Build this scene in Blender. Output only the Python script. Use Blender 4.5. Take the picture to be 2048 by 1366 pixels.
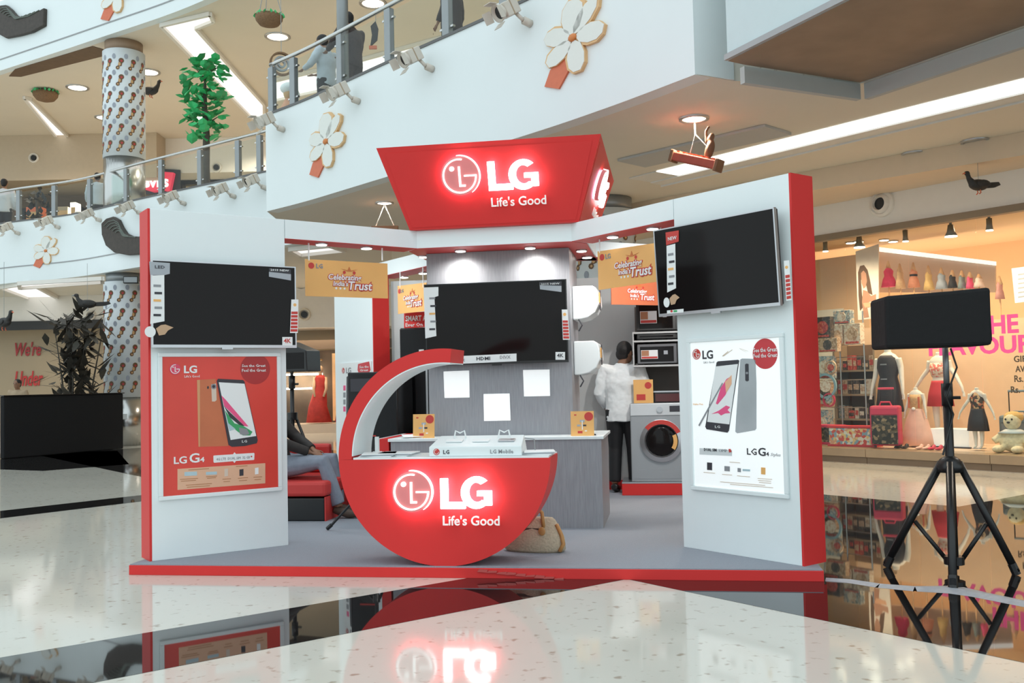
import bpy, math, random
from mathutils import Vector as V, Matrix as M
R = math.radians
random.seed(7)
sc = bpy.context.scene
col = sc.collection
for o in list(bpy.data.objects):
    bpy.data.objects.remove(o)

# ---------------------------------------------------------------- camera, light, exposure
FPX, PITCH, ROLL, HC = 1931.07, .0434, .0227, 1.2348       # focal length in pixels of the 2048x1366 frame
YAW, OX, OY = .16, -.3935, 6.2299                          # where the booth stands
cd = bpy.data.cameras.new('camera'); cam = bpy.data.objects.new('camera', cd); col.objects.link(cam)
cd.sensor_width = 36; cd.lens = FPX / 2048 * 36; cd.clip_end = 200
_c, _s = math.cos(ROLL), math.sin(ROLL)
_R0, _D0, _U0 = V((1, 0, 0)), V((0, math.cos(PITCH), math.sin(PITCH))), V((0, -math.sin(PITCH), math.cos(PITCH)))
_right = _R0 * _c - _U0 * _s; _up = _R0 * _s + _U0 * _c
mw = M.Identity(4)
for i, a in enumerate((_right, _up, -_D0)):
    for k in range(3): mw[k][i] = a[k]
mw.translation = (0, 0, HC)
cam.matrix_world = mw
sc.camera = cam

w = bpy.data.worlds.new('world'); sc.world = w; w.use_nodes = True
bg = w.node_tree.nodes['Background']
bg.inputs[0].default_value = (.865, .99, 1.03, 1); bg.inputs[1].default_value = 1.17
def area(name, loc, size, power, color=(1, 1, 1), rot=(0, 0, 0), sizey=None):
    l = bpy.data.lights.new(name, 'AREA'); l.energy = power; l.color = color; l.size = size
    if sizey: l.shape = 'RECTANGLE'; l.size_y = sizey
    o = bpy.data.objects.new(name, l); o.location = loc; o.rotation_euler = rot; col.objects.link(o)
    return o
vs = sc.view_settings
vs.view_transform = 'Standard'; vs.look = 'None'; vs.exposure = 0.08; vs.gamma = 1; vs.use_curve_mapping = False

# ---------------------------------------------------------------- helpers
def ray(px, py):
    U, Vv = px - 1024, py - 683
    u = U * _c - Vv * _s; v = U * _s + Vv * _c
    return _R0 * (u / FPX) + _D0 - _U0 * (v / FPX)
CAM = V((0, 0, HC))
def atz(px, py, z):
    r = ray(px, py); return CAM + r * ((z - HC) / r.z)
def aty(px, py, y):
    r = ray(px, py); return CAM + r * (y / r.y)

def s2l(h):
    c = [int(h[i:i + 2], 16) / 255 for i in (0, 2, 4)]
    return tuple((x / 12.92 if x <= .04045 else ((x + .055) / 1.055) ** 2.4) for x in c)
MATS = {}
def mat(name, color, rough=.5, metal=0., emit=0., noise=.06, scale=8., bump=0., stretch=(1, 1, 1), ior=1.5, ecol=None, spec=.5, coat=0.):
    """procedural material: base colour broken up by noise, optional fine relief"""
    if name in MATS: return MATS[name]
    if isinstance(color, str): color = s2l(color)
    m = bpy.data.materials.new(name); m.use_nodes = True
    nt = m.node_tree; b = nt.nodes['Principled BSDF']
    b.inputs['Roughness'].default_value = rough; b.inputs['Metallic'].default_value = metal
    b.inputs['IOR'].default_value = ior; b.inputs['Specular IOR Level'].default_value = spec
    b.inputs['Coat Weight'].default_value = coat
    tc = nt.nodes.new('ShaderNodeTexCoord'); mp = nt.nodes.new('ShaderNodeMapping')
    mp.inputs['Scale'].default_value = stretch
    nz = nt.nodes.new('ShaderNodeTexNoise'); nz.inputs['Scale'].default_value = scale; nz.inputs['Detail'].default_value = 4
    nt.links.new(tc.outputs['Object'], mp.inputs[0]); nt.links.new(mp.outputs[0], nz.inputs['Vector'])
    mx = nt.nodes.new('ShaderNodeMix'); mx.data_type = 'RGBA'
    mx.inputs[6].default_value = (*[c * (1 - noise) for c in color], 1)
    mx.inputs[7].default_value = (*[min(1, c * (1 + noise)) for c in color], 1)
    nt.links.new(nz.outputs[0], mx.inputs[0]); nt.links.new(mx.outputs[2], b.inputs['Base Color'])
    if emit:
        b.inputs['Emission Color'].default_value = (*(ecol or color), 1); b.inputs['Emission Strength'].default_value = emit
    if bump:
        bp = nt.nodes.new('ShaderNodeBump'); bp.inputs['Strength'].default_value = bump; bp.inputs['Distance'].default_value = .01
        nt.links.new(nz.outputs[0], bp.inputs['Height']); nt.links.new(bp.outputs[0], b.inputs['Normal'])
    MATS[name] = m
    return m

def glass_mat(name, tint=(.93, .97, .96), refl=1.0):
    m = bpy.data.materials.new(name); m.use_nodes = True; nt = m.node_tree
    nt.nodes.remove(nt.nodes['Principled BSDF'])
    t = nt.nodes.new('ShaderNodeBsdfTransparent'); t.inputs[0].default_value = (*tint, 1)
    g = nt.nodes.new('ShaderNodeBsdfGlossy'); g.inputs['Roughness'].default_value = .02
    f = nt.nodes.new('ShaderNodeFresnel'); f.inputs[0].default_value = 1.35
    x = nt.nodes.new('ShaderNodeMixShader')
    ge = nt.nodes.new('ShaderNodeNewGeometry'); iv = nt.nodes.new('ShaderNodeMath'); iv.operation = 'SUBTRACT'; iv.inputs[0].default_value = 1
    mu = nt.nodes.new('ShaderNodeMath'); mu.operation = 'MULTIPLY'
    nt.links.new(ge.outputs['Backfacing'], iv.inputs[1]); nt.links.new(iv.outputs[0], mu.inputs[0]); nt.links.new(f.outputs[0], mu.inputs[1])   # only the outer face reflects
    nt.links.new(mu.outputs[0], x.inputs[0]); nt.links.new(t.outputs[0], x.inputs[1]); nt.links.new(g.outputs[0], x.inputs[2])
    nt.links.new(x.outputs[0], nt.nodes['Material Output'].inputs[0])
    return m

def busy(name, cols, scale=20., rough=.55, emit=0.):
    """many-coloured print: noise cells picked from a list of colours"""
    m = mat(name, cols[0], rough, noise=0)
    nt = m.node_tree; b = nt.nodes['Principled BSDF']; tc = nt.nodes['Texture Coordinate']
    vo = nt.nodes.new('ShaderNodeTexVoronoi'); vo.inputs['Scale'].default_value = scale; vo.inputs['Randomness'].default_value = 1
    rp = nt.nodes.new('ShaderNodeValToRGB'); rp.color_ramp.interpolation = 'CONSTANT'; sp = nt.nodes.new('ShaderNodeSeparateColor')
    e = rp.color_ramp.elements
    while len(e) < len(cols): e.new(.5)
    for i, c in enumerate(cols): e[i].position = i / len(cols); e[i].color = (*c, 1)
    nt.links.new(tc.outputs['Object'], vo.inputs['Vector']); nt.links.new(vo.outputs['Color'], sp.inputs[0]); nt.links.new(sp.outputs[0], rp.inputs[0]); nt.links.new(rp.outputs[0], b.inputs['Base Color'])
    return m

class MB:
    """collects shapes and links them as ONE mesh object"""
    def __init__(s): s.v = []; s.f = []; s.mi = []; s.X = None
    def add(s, vs_, fs, mi=0):
        n = len(s.v); s.v += [tuple(s.X @ V(p)) if s.X is not None else tuple(p) for p in vs_]
        s.f += [tuple(i + n for i in f) for f in fs]; s.mi += [mi] * len(fs); return s
    def box(s, x0, x1, y0, y1, z0, z1, mi=0, X=None):
        p = [V((x, y, z)) for z in (z0, z1) for y in (y0, y1) for x in (x0, x1)]
        if X is not None: p = [X @ q for q in p]
        return s.add(p, [(0, 2, 3, 1), (4, 5, 7, 6), (0, 1, 5, 4), (2, 6, 7, 3), (0, 4, 6, 2), (1, 3, 7, 5)], mi)
    def prism(s, poly, y0, y1, mi=0, mside=None, X=None):
        """polygon in the local x-z plane, extruded from y0 (front) to y1"""
        a = sum(poly[i][0] * poly[(i + 1) % len(poly)][1] - poly[(i + 1) % len(poly)][0] * poly[i][1] for i in range(len(poly)))
        if a < 0: poly = poly[::-1]
        n = len(poly); p = [V((x, y0, z)) for x, z in poly] + [V((x, y1, z)) for x, z in poly]
        if X is not None: p = [X @ q for q in p]
        s.add(p, [tuple(range(n))], mi); k = len(s.v) - 2 * n
        s.f.append(tuple(k + n + i for i in reversed(range(n)))); s.mi.append(mi if mside is None else mside)
        for i in range(n):
            j = (i + 1) % n; s.f.append((k + i, k + n + i, k + n + j, k + j)); s.mi.append(mi if mside is None else mside)
        return s
    def slab(s, poly, z0, z1, mi=0, mbot=None):
        """polygon in x-y, extruded from z0 to z1"""
        a = sum(poly[i][0] * poly[(i + 1) % len(poly)][1] - poly[(i + 1) % len(poly)][0] * poly[i][1] for i in range(len(poly)))
        if a < 0: poly = poly[::-1]
        n = len(poly); k = len(s.v)
        s.v += [(x, y, z0) for x, y in poly] + [(x, y, z1) for x, y in poly]
        s.f.append(tuple(k + i for i in reversed(range(n)))); s.mi.append(mi if mbot is None else mbot)
        s.f.append(tuple(k + n + i for i in range(n))); s.mi.append(mi)
        for i in range(n):
            j = (i + 1) % n; s.f.append((k + i, k + j, k + n + j, k + n + i)); s.mi.append(mi)
        return s
    def tube(s, pts, r, seg=8, mi=0, flat=1.0):
        pts = [V(p) for p in pts]; n = len(pts)
        rs = r if isinstance(r, (list, tuple)) else [r] * n
        vs_ = []; ref = None
        for i, p in enumerate(pts):
            t = (pts[min(i + 1, n - 1)] - pts[max(i - 1, 0)]).normalized()
            if ref is None: ref = V((0, 0, 1)) if abs(t.z) < .9 else V((1, 0, 0))
            a = t.cross(ref)
            if a.length < 1e-4: a = t.orthogonal()
            a.normalize(); b = a.cross(t); ref = b
            for k in range(seg):
                th = 2 * math.pi * k / seg; vs_.append(p + a * math.cos(th) * rs[i] + b * math.sin(th) * rs[i] * flat)
        fs = [(i * seg + k, i * seg + (k + 1) % seg, (i + 1) * seg + (k + 1) % seg, (i + 1) * seg + k) for i in range(n - 1) for k in range(seg)]
        fs += [tuple(reversed(range(seg))), tuple(range((n - 1) * seg, n * seg))]
        return s.add(vs_, [tuple(reversed(f)) for f in fs], mi)
    def loft(s, rings, seg=14, mi=0):
        """rings of (cx,cy,cz,rx,ry)"""
        vs_ = []
        for cx, cy, cz, rx, ry in rings:
            vs_ += [(cx + rx * math.cos(2 * math.pi * k / seg), cy + ry * math.sin(2 * math.pi * k / seg), cz) for k in range(seg)]
        n = len(rings)
        fs = [(i * seg + k, i * seg + (k + 1) % seg, (i + 1) * seg + (k + 1) % seg, (i + 1) * seg + k) for i in range(n - 1) for k in range(seg)]
        fs += [tuple(reversed(range(seg))), tuple(range((n - 1) * seg, n * seg))]
        if rings[0][2] > rings[-1][2]: fs = [tuple(reversed(f)) for f in fs]
        return s.add(vs_, fs, mi)
    def lathe(s, prof, c=(0, 0, 0), seg=16, mi=0):
        return s.loft([(c[0], c[1], c[2] + z, max(r, 1e-4), max(r, 1e-4)) for r, z in prof], seg, mi)
    def ell(s, c, r, seg=12, rings=8, mi=0, X=None):
        vs_ = [V((0, 0, -1))]
        for i in range(1, rings):
            ph = -math.pi / 2 + math.pi * i / rings
            vs_ += [V((math.cos(ph) * math.cos(2 * math.pi * k / seg), math.cos(ph) * math.sin(2 * math.pi * k / seg), math.sin(ph))) for k in range(seg)]
        vs_.append(V((0, 0, 1)))
        fs = [(0, 1 + (k + 1) % seg, 1 + k) for k in range(seg)]
        for i in range(rings - 2):
            a = 1 + i * seg
            fs += [(a + k, a + (k + 1) % seg, a + seg + (k + 1) % seg, a + seg + k) for k in range(seg)]
        a = 1 + (rings - 2) * seg; e = len(vs_) - 1
        fs += [(a + k, a + (k + 1) % seg, e) for k in range(seg)]
        rr = r if isinstance(r, (tuple, list)) else (r, r, r)
        q = [V((p.x * rr[0], p.y * rr[1], p.z * rr[2])) for p in vs_]
        if X is not None: q = [X @ p for p in q]
        return s.add([p + V(c) for p in q], fs, mi)
    def build(s, name, m, parent=None, matrix=None, smooth=False, bevel=0, vox=0, label=None):
        me = bpy.data.meshes.new(name); me.from_pydata(s.v, [], s.f); me.validate()
        for x in (m if isinstance(m, (list, tuple)) else [m]): me.materials.append(x)
        if len(me.polygons) == len(s.mi): me.polygons.foreach_set('material_index', s.mi)
        if smooth: me.polygons.foreach_set('use_smooth', [True] * len(me.polygons))
        o = bpy.data.objects.new(name, me); col.objects.link(o)
        if parent is not None: o.parent = parent
        if matrix is not None:
            if parent is None: o.matrix_world = matrix
            else: o.matrix_local = matrix
        if vox:
            md = o.modifiers.new('union', 'REMESH'); md.mode = 'VOXEL'; md.voxel_size = vox; md.use_smooth_shade = True
            md = o.modifiers.new('soften', 'SMOOTH'); md.factor = .5; md.iterations = 3
        if bevel:
            md = o.modifiers.new('edge', 'BEVEL'); md.width = bevel; md.segments = 2; md.limit_method = 'ANGLE'; md.angle_limit = R(40)
        if label: o['label'] = label
        return o

def tag(o, label, cat, group=None):
    o['label'] = label; o['category'] = cat
    if group: o['group'] = group
    return o
def struct(o, label=None):
    o['kind'] = 'structure'
    if label: o['label'] = label
    return o
def thing(name, label, cat, matrix=None, group=None):
    o = bpy.data.objects.new(name, None); o.empty_display_size = .1; col.objects.link(o)
    if matrix is not None: o.matrix_world = matrix
    return tag(o, label, cat, group)
def dup(root, matrix=None, label=None, parent=None):
    r = root.copy(); col.objects.link(r); r.parent = parent
    if matrix is not None:
        if parent is None: r.matrix_world = matrix
        else: r.matrix_local = matrix
    if label: r['label'] = label
    for ch in list(root.children): dup(ch, None, None, r)
    return r

class Fr:
    """a flat local frame: x to the right, z up, -y towards the viewer"""
    def __init__(s, mtx): s.m = mtx; s.i = mtx.inverted()
    def loc(s, px, py, y=0.):
        o = s.i @ CAM; d = s.i.to_3x3() @ ray(px, py); t = (y - o.y) / d.y
        p = o + d * t; return (p.x, p.z)
    def poly(s, pts, y=0.): return [s.loc(px, py, y) for px, py in pts]
    def at(s, x, y, z): return s.m @ V((x, y, z))
T = M.Translation
def RZ(a): return M.Rotation(a, 4, 'Z')
def RX(a): return M.Rotation(a, 4, 'X')
def RY(a): return M.Rotation(a, 4, 'Y')
BM = T((OX, OY, 0)) @ RZ(-YAW)                  # booth frame
def BF(X, Y, z=0., a=0.): return BM @ T((X, Y, z)) @ RZ(a)
def circ(cx, cz, r, n=24, rz=None, a0=0, a1=360):
    full = (a1 - a0) >= 360
    return [(cx + r * math.cos(R(a0 + (a1 - a0) * k / (n if full else n - 1))), cz + (rz or r) * math.sin(R(a0 + (a1 - a0) * k / (n if full else n - 1)))) for k in range(n)]
def arc(cx, cz, ro, ri, a0, a1, n=24):
    return circ(cx, cz, ro, n, None, a0, a1) + circ(cx, cz, ri, n, None, a0, a1)[::-1]
_tc = {}
def text(s_, size, parent, x, z, y, m, bold=0., ext=.001, align='CENTER', name='lettering', width=None, shear=0., X=None, height=None):
    """flat lettering standing in the parent's x-z plane, facing -y"""
    key = (s_, round(size, 4), bold, ext, align, m.name, width, shear, height)
    if key in _tc: me = _tc[key]
    else:
        cu = bpy.data.curves.new('lettering', 'FONT'); cu.body = s_; cu.size = size; cu.extrude = ext; cu.offset = bold * size
        cu.align_x = align; cu.resolution_u = 3 if size > .05 else 1; cu.shear = shear
        ob = bpy.data.objects.new('lettering', cu); col.objects.link(ob)
        bpy.context.view_layer.update()
        me = bpy.data.meshes.new_from_object(ob.evaluated_get(bpy.context.evaluated_depsgraph_get()))
        bpy.data.objects.remove(ob); bpy.data.curves.remove(cu)
        xs = [v.co.x for v in me.vertices] or [0]; ys = [v.co.y for v in me.vertices] or [0]
        kx = width / (max(xs) - min(xs)) if width else 1; ky = height / (max(ys) - min(ys)) if height else 1
        y0 = min(ys) if height else 0
        x0 = (0 if not width else (min(xs) if align == 'LEFT' else (min(xs) + max(xs)) / 2))
        for v in me.vertices:
            v.co = ((v.co.x - x0) * kx, -v.co.z, (v.co.y - y0) * ky)
        me.materials.clear(); me.materials.append(m); _tc[key] = me
    o = bpy.data.objects.new(name, me); col.objects.link(o); o.parent = parent
    o.matrix_local = T((x, y, z)) @ (X if X is not None else M.Identity(4))
    return o
def decal(parent, fr, pts, m, y=-.004, th=.002, name='print', bevel=0):
    """flat printed patch on the plane of fr, outline given by where its corners are seen"""
    return MB().prism(fr.poly(pts, y), y, y + th).build(name, m, parent, bevel=bevel)
def dcirc(parent, fr, px, py, r, m, y=-.004, th=.002, name='print', ry=None, n=20):
    x, z = fr.loc(px, py, y); x2, z2 = fr.loc(px + r, py, y); x3, z3 = fr.loc(px, py - (ry or r), y)
    return MB().prism(circ(x, z, abs(x2 - x), n, abs(z3 - z)), y, y + th).build(name, m, parent)
def dtext(parent, fr, s_, px0, py0, px1, py1, m, y=-.005, bold=0., name='lettering', shear=0., ext=.0006):
    """lettering filling the box between two seen corners (left, baseline bottom) .. (right, top)"""
    x0, z0 = fr.loc(px0, py0, y); x1, z1 = fr.loc(px1, py1, y)
    xa, zb = fr.loc(px1, py0, y)
    h = abs(z1 - zb)
    return text(s_, h, parent, (x0 + x1) / 2, (z0 + zb) / 2, y, m, bold, ext, 'CENTER', name, width=abs(x1 - x0), shear=shear, height=h)
def polyline(pts, n=8):
    """Catmull-Rom through 2-D points"""
    out = []
    P = [V(p) for p in pts]; P = [P[0] * 2 - P[1]] + P + [P[-1] * 2 - P[-2]]
    for i in range(1, len(P) - 2):
        for k in range(n):
            t = k / n; a, b, c, d = P[i - 1:i + 3]
            out.append(.5 * (2 * b + (c - a) * t + (2 * a - 5 * b + 4 * c - d) * t * t + (3 * b - a - 3 * c + d) * t ** 3))
    out.append(P[-2]); return out
def offset(poly, d):
    out = []
    for i, p in enumerate(poly):
        t = (poly[min(i + 1, len(poly) - 1)] - poly[max(i - 1, 0)]).normalized()
        out.append(p + V((t.y, -t.x)) * d)
    return out
def onpoly(poly, px, py):
    """where the line of sight meets the upright wall that stands on a plan polyline: frame with x along the wall"""
    r = ray(px, py); best = None
    for a, b in zip(poly[:-1], poly[1:]):
        d = b - a; den = r.x * d.y - r.y * d.x
        if abs(den) < 1e-9: continue
        t = (a.x * d.y - a.y * d.x) / den; u = (a.x * r.y - a.y * r.x) / den
        if t > 0 and -1e-6 <= u <= 1 + 1e-6 and (best is None or t < best[0]): best = (t, d)
    t, d = best; p = CAM + r * t
    return p, T(p) @ RZ(math.atan2(d.y, d.x))
# ---------------------------------------------------------------- materials
WHITE = mat('white_laminate', (.82, .885, .895), .35, noise=.015)
FASC = mat('white_fascia_paint', (.80, .865, .88), .55, noise=.02, scale=2)
SOFF = mat('beige_soffit_paint', (.78, .73, .63), .7, noise=.03, scale=1.5)
SOFF2 = mat('upper_soffit_paint', (.78, .70, .58), .7, noise=.04, scale=1)
SOFFG = mat('grey_soffit_strip', (.52, .53, .52), .7, noise=.03)
BULK = mat('pale_bulkhead_paint', (.84, .80, .74), .6, noise=.03)
BROWN = mat('brown_underside', (.31, .21, .14), .55, noise=.25, scale=3)
RED = mat('red_laminate', (.70, .042, .040), .45, spec=.22, noise=.03)
REDM = mat('red_paint_matte', (.62, .045, .04), .5, noise=.04)
CARPET = mat('grey_carpet', (.295, .32, .365), .95, noise=.18, scale=220, bump=.5)
GWOOD = mat('grey_wood_veneer', (.30, .305, .33), .45, noise=.28, scale=18, stretch=(6, 6, .35), bump=.1)
BLK = mat('black_plastic', (.012, .012, .013), .35, noise=.1)
BLKM = mat('black_cloth', (.008, .008, .009), .9, noise=.2, scale=30, bump=.2)
SCREEN = mat('black_screen_glass', (.010, .008, .008), .08, noise=.02, ior=1.5, spec=.18)
SILV = mat('brushed_silver', (.55, .56, .58), .3, .9, noise=.05)
STEEL = mat('stainless_steel', (.55, .55, .54), .22, 1., noise=.08, stretch=(1, 1, .1))
GREYM = mat('grey_metal', (.30, .32, .33), .4, .6)
PAPER = mat('white_paper', (.86, .88, .88), .6, noise=.01)
PGREY = mat('grey_label_paper', (.40, .43, .47), .5, noise=.03)
INK = mat('dark_ink', (.04, .04, .05), .5)
INKG = mat('grey_ink', (.28, .29, .31), .5)
INKR = mat('red_ink', (.58, .05, .04), .5)
PINK = mat('pink_ink', (.85, .10, .26), .5)
GREEN = mat('green_ink', (.05, .38, .14), .5)
ORANGE = mat('orange_print', (.86, .47, .15), .4, noise=.12, scale=3)
CREAMO = mat('peach_print', (.78, .46, .30), .5, noise=.04)
GLOW = mat('lit_white_acrylic', (.95, .95, .95), .4, emit=5.0, noise=0)
GLOWS = mat('lit_emblem_line', (.95, .95, .95), .4, emit=1.0, noise=0)
GLOWD = mat('lit_pink_acrylic', (.60, .18, .17), .5, emit=.22, noise=.1, ecol=(.9, .28, .32))
HALO = mat('pink_backlight', (.95, .8, .9), .4, emit=9, noise=0, ecol=(1, .68, .92))
LAMP = mat('lamp_lens', (1, .97, .9), .4, emit=9, noise=0, ecol=(1, .96, .88))
LAMPW = mat('warm_lamp_lens', (1, .9, .75), .4, emit=8, noise=0, ecol=(1, .88, .68))
COVE = mat('cove_light', (1, 1, 1), .5, emit=1.25, noise=0, ecol=(.96, .99, 1))
COVED = mat('dim_cove_light', (1, 1, 1), .5, emit=.75, noise=0, ecol=(.97, .98, 1))
SPOTW = mat('spotlight_housing', (.62, .57, .50), .45, noise=.05)
GLASS = glass_mat('clear_glass')
MARBLE = MATS.get('x')

def floor_mats():
    m = mat('cream_marble', (.66, .64, .57), .07, noise=.07, scale=1.2, ior=1.5, spec=.38)
    nt = m.node_tree; b = nt.nodes['Principled BSDF']; src = b.inputs['Base Color'].links[0].from_socket
    tc = nt.nodes['Texture Coordinate']; mp = nt.nodes.new('ShaderNodeMapping'); mp.inputs['Scale'].default_value = (1, 1, 1)
    vo = nt.nodes.new('ShaderNodeTexNoise'); vo.inputs['Scale'].default_value = 16; vo.inputs['Detail'].default_value = 2
    nt.links.new(tc.outputs['Object'], vo.inputs['Vector'])
    rp = nt.nodes.new('ShaderNodeValToRGB'); rp.color_ramp.elements[0].position = .62; rp.color_ramp.elements[1].position = .74
    nt.links.new(vo.outputs[0], rp.inputs[0])
    mx = nt.nodes.new('ShaderNodeMix'); mx.data_type = 'RGBA'; mx.inputs[7].default_value = (.42, .36, .29, 1)
    nt.links.new(rp.outputs[0], mx.inputs[0]); nt.links.new(src, mx.inputs[6]); nt.links.new(mx.outputs[2], b.inputs['Base Color'])
    g = mat('black_granite', (.012, .011, .011), .025, noise=.3, scale=60, ior=1.8)
    return m, g
MARBLE, GRANITE = floor_mats()

# ---------------------------------------------------------------- floor: cream marble with polished black bands
fl = struct(MB().box(-40, 30, -25, 45, -.2, 0).build('floor', MARBLE), 'polished cream marble mall floor')
A = R(37.3); ux, uy = math.cos(A), math.sin(A)
def uvp(u, v): return (ux * u - uy * v, uy * u + ux * v)
def uvof(x, y): return (ux * x + uy * y, -uy * x + ux * y)
def band(u0, u1, v0, v1, name='granite_and_reflection_band'):
    o = MB().slab([uvp(u0, v0), uvp(u1, v0), uvp(u1, v1), uvp(u0, v1)], -.02, .0012).build(name, GRANITE, fl)
    return o
va1 = uvof(-1.0, 5.70)[1]; va0 = uvof(-.55, 5.14)[1]
ub0 = uvof(1.0, 5.66)[0]; ub1 = uvof(3.65, 9.6)[0]
band(ub0, ub1, -12, 22)                                  # wide band running from the lower right under the booth
band(-14, ub0, va0, va1)                                 # narrow band crossing the foreground
lb = R(51.3)
o = MB().slab([(-9.28, 5.70), (-8.86, 5.00), (-3.2, 12.26), (-3.45, 12.88)], -.02, .0012).build('granite_and_reflection_band', GRANITE, fl)
o = MB().slab([(-14, 20.1), (-14, 19.0), (-7.6, 15.6), (-6.6, 16.6), (-8.4, 20.5)], -.02, .0012).build('granite_and_reflection_band', GRANITE, fl)  # dark patch with the barrier's floor reflection put into its colour
# wedge of cream beyond the wide band, right
vv = uvof(4.08, 8.99)
band(ub1, 30, vv[1] - 4, vv[1])

# ---------------------------------------------------------------- slabs, fascias, soffits
S1, F1, S2, F2 = 4.0, 5.5, 9.5, 11.0
FBL = polyline([(-3.78, 14.95), (-2.93, 14.12), (-1.63, 12.68), (.11, 10.78), (1.0, 9.68), (1.717, 8.66)])
FLL = polyline([(-20, 28.6), (-16, 26), (-12.75, 24.0), (-10.4, 22.9), (-8.15, 21.25), (-4.8, 18.87), (-3.9, 18.2)])
def wallstrip(name, poly, z0, z1, th, m, kind=True):
    b = MB(); out = poly; inn = offset(poly, -th); n = len(poly)
    vs_ = [(p.x, p.y, z0) for p in out] + [(p.x, p.y, z1) for p in out] + [(p.x, p.y, z0) for p in inn] + [(p.x, p.y, z1) for p in inn]
    fs = []
    for i in range(n - 1):
        fs += [(i, i + 1, n + i + 1, n + i), (2 * n + i + 1, 2 * n + i, 3 * n + i, 3 * n + i + 1), (n + i, n + i + 1, 3 * n + i + 1, 3 * n + i), (i + 1, i, 2 * n + i, 2 * n + i + 1)]
    fs += [(0, n, 3 * n, 2 * n), (n - 1, 3 * n - 1, 4 * n - 1, 2 * n - 1)]
    o = b.add(vs_, fs).build(name, m)
    return struct(o) if kind else o
struct(wallstrip('wall_balcony_front', FBL, S1, F1, .2, FASC), 'white curved balcony fascia behind the red sign')
struct(wallstrip('wall_balcony_left', FLL, S1, F1, .2, FASC), 'white curved balcony fascia on the far left')
struct(wallstrip('trim_1', offset(FLL, .012), S1 + .38, S1 + .405, .02, mat('grey_seam', (.33, .34, .35), .6)))
struct(wallstrip('trim_2', offset(FBL, .015), F1, F1 + .035, .24, mat('dark_kerb', (.12, .12, .12), .5)))
struct(wallstrip('trim_3', offset(FLL, .015), F1, F1 + .035, .24, MATS['dark_kerb']))
FLL2 = polyline([(-20, 28.6), (-16, 26.2), (-12.9, 24.3), (-9.5, 22.2), (-6.45, 20.2), (-3.0, 17.2), (0, 14)])
struct(wallstrip('wall_upper_balcony', FLL2, S2, F2 + .3, .2, FASC), 'white fascia of the upper balcony at the top left')
struct(wallstrip('trim_4', offset(FLL2, .012), S2 + .27, S2 + .30, .02, MATS['grey_seam']))
# side of the projecting balcony
sidep = [V((-3.9, 18.2)), V((-3.78, 14.95))]
struct(wallstrip('wall_balcony_side', sidep, S1 + .006, F1, .2, FASC))
rsp = [V((1.717, 8.66)), V((2.12, 8.86))]
struct(wallstrip('wall_balcony_return', rsp, S1 + .006, F1 + 1, .15, FASC))
# soffit slab of the first floor
sp = [(p.x, p.y) for p in offset(FLL, -.02)] + [(p.x, p.y) for p in offset(FBL, -.02)] + [(2.12, 8.88), (3.36, 9.05), (4.16, 7.6), (7.2, 2.2), (16, 2.2), (16, 36), (-24, 36), (-24, 28.6)]
struct(MB().slab(sp, S1 + .002, 5.2, 1, 0).build('ceiling', [SOFF, MARBLE]), 'beige soffit under the first floor')
sp2 = [(p.x, p.y) for p in offset(FLL2, -.1)] + [(16, 6), (16, 38), (-24, 38), (-24, 28.6)]
struct(MB().slab(sp2, S2 + .002, 10.6).build('ceiling_upper', SOFF2), 'brown grey soffit under the second floor')
# dropped wing with brown underside, top right
wing = [(1.934, 8.306), (3.75, 4.42), (5.6, 5.1), (3.342, 9.01), (2.115, 8.42)]
b = MB().slab(wing, S1, 6.2, 0, 1)
struct(b.build('ceiling_wing', [mat('pale_blue_panel', (.60, .70, .72), .4, noise=.03), BROWN]), 'pale panelled wing with a brown underside')
GRIM = mat('grey_rim', (.40, .40, .41), .5)
def bar2(name, a, b_, z0, z1, th, m):
    return wallstrip(name, [V(a), V(b_)], z0, z1, th, m)
bar2('trim_5', (1.93, 8.30), (3.75, 4.41), S1 - .0, S1 + .05, .03, GRIM).location = (-.03, -.012, 0)
bar2('trim_6', (2.115, 8.45), (3.36, 9.05), S1 - .15, S1 - .001, .06, SOFFG)
bar2('trim_7', (3.39, 9.04), (5.62, 5.1), S1 - .15, S1 - .001, .06, SOFFG)
# shallow dropped strip, the shade of a recessed channel put into its grey
def soffstrip(name, p0, p1, wdt, z0, z1, m):
    a, c = V(p0), V(p1); n = (c - a).normalized(); n = V((-n.y, n.x)) * wdt
    return struct(MB().slab([tuple(a), tuple(c), tuple(c + n), tuple(a + n)], z0, z1).build(name, m))
q0 = atz(1235, 318, S1); q1 = atz(1530, 248, S1)
soffstrip('trim_8', q0.xy, q1.xy, .55, S1 - .03, S1, SOFFG)
ZD = 3.73                                                # lower soffit in front of the right shop
q0 = atz(1624, 381, ZD); q1 = atz(2048, 310, ZD); d = (q1 - q0).xy; d.normalize(); e0 = q0.xy - d * 9; e1 = q1.xy + d * 5; nn = V((-d.y, d.x)) * 6
struct(MB().slab([tuple(e0), tuple(e1), tuple(e1 + nn), tuple(e0 + nn)], ZD, S1 + .001).build('ceiling_lower', mat('warm_soffit_paint', (.78, .64, .48), .7, noise=.03)), 'lower warm soffit in front of the right shop')
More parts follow.
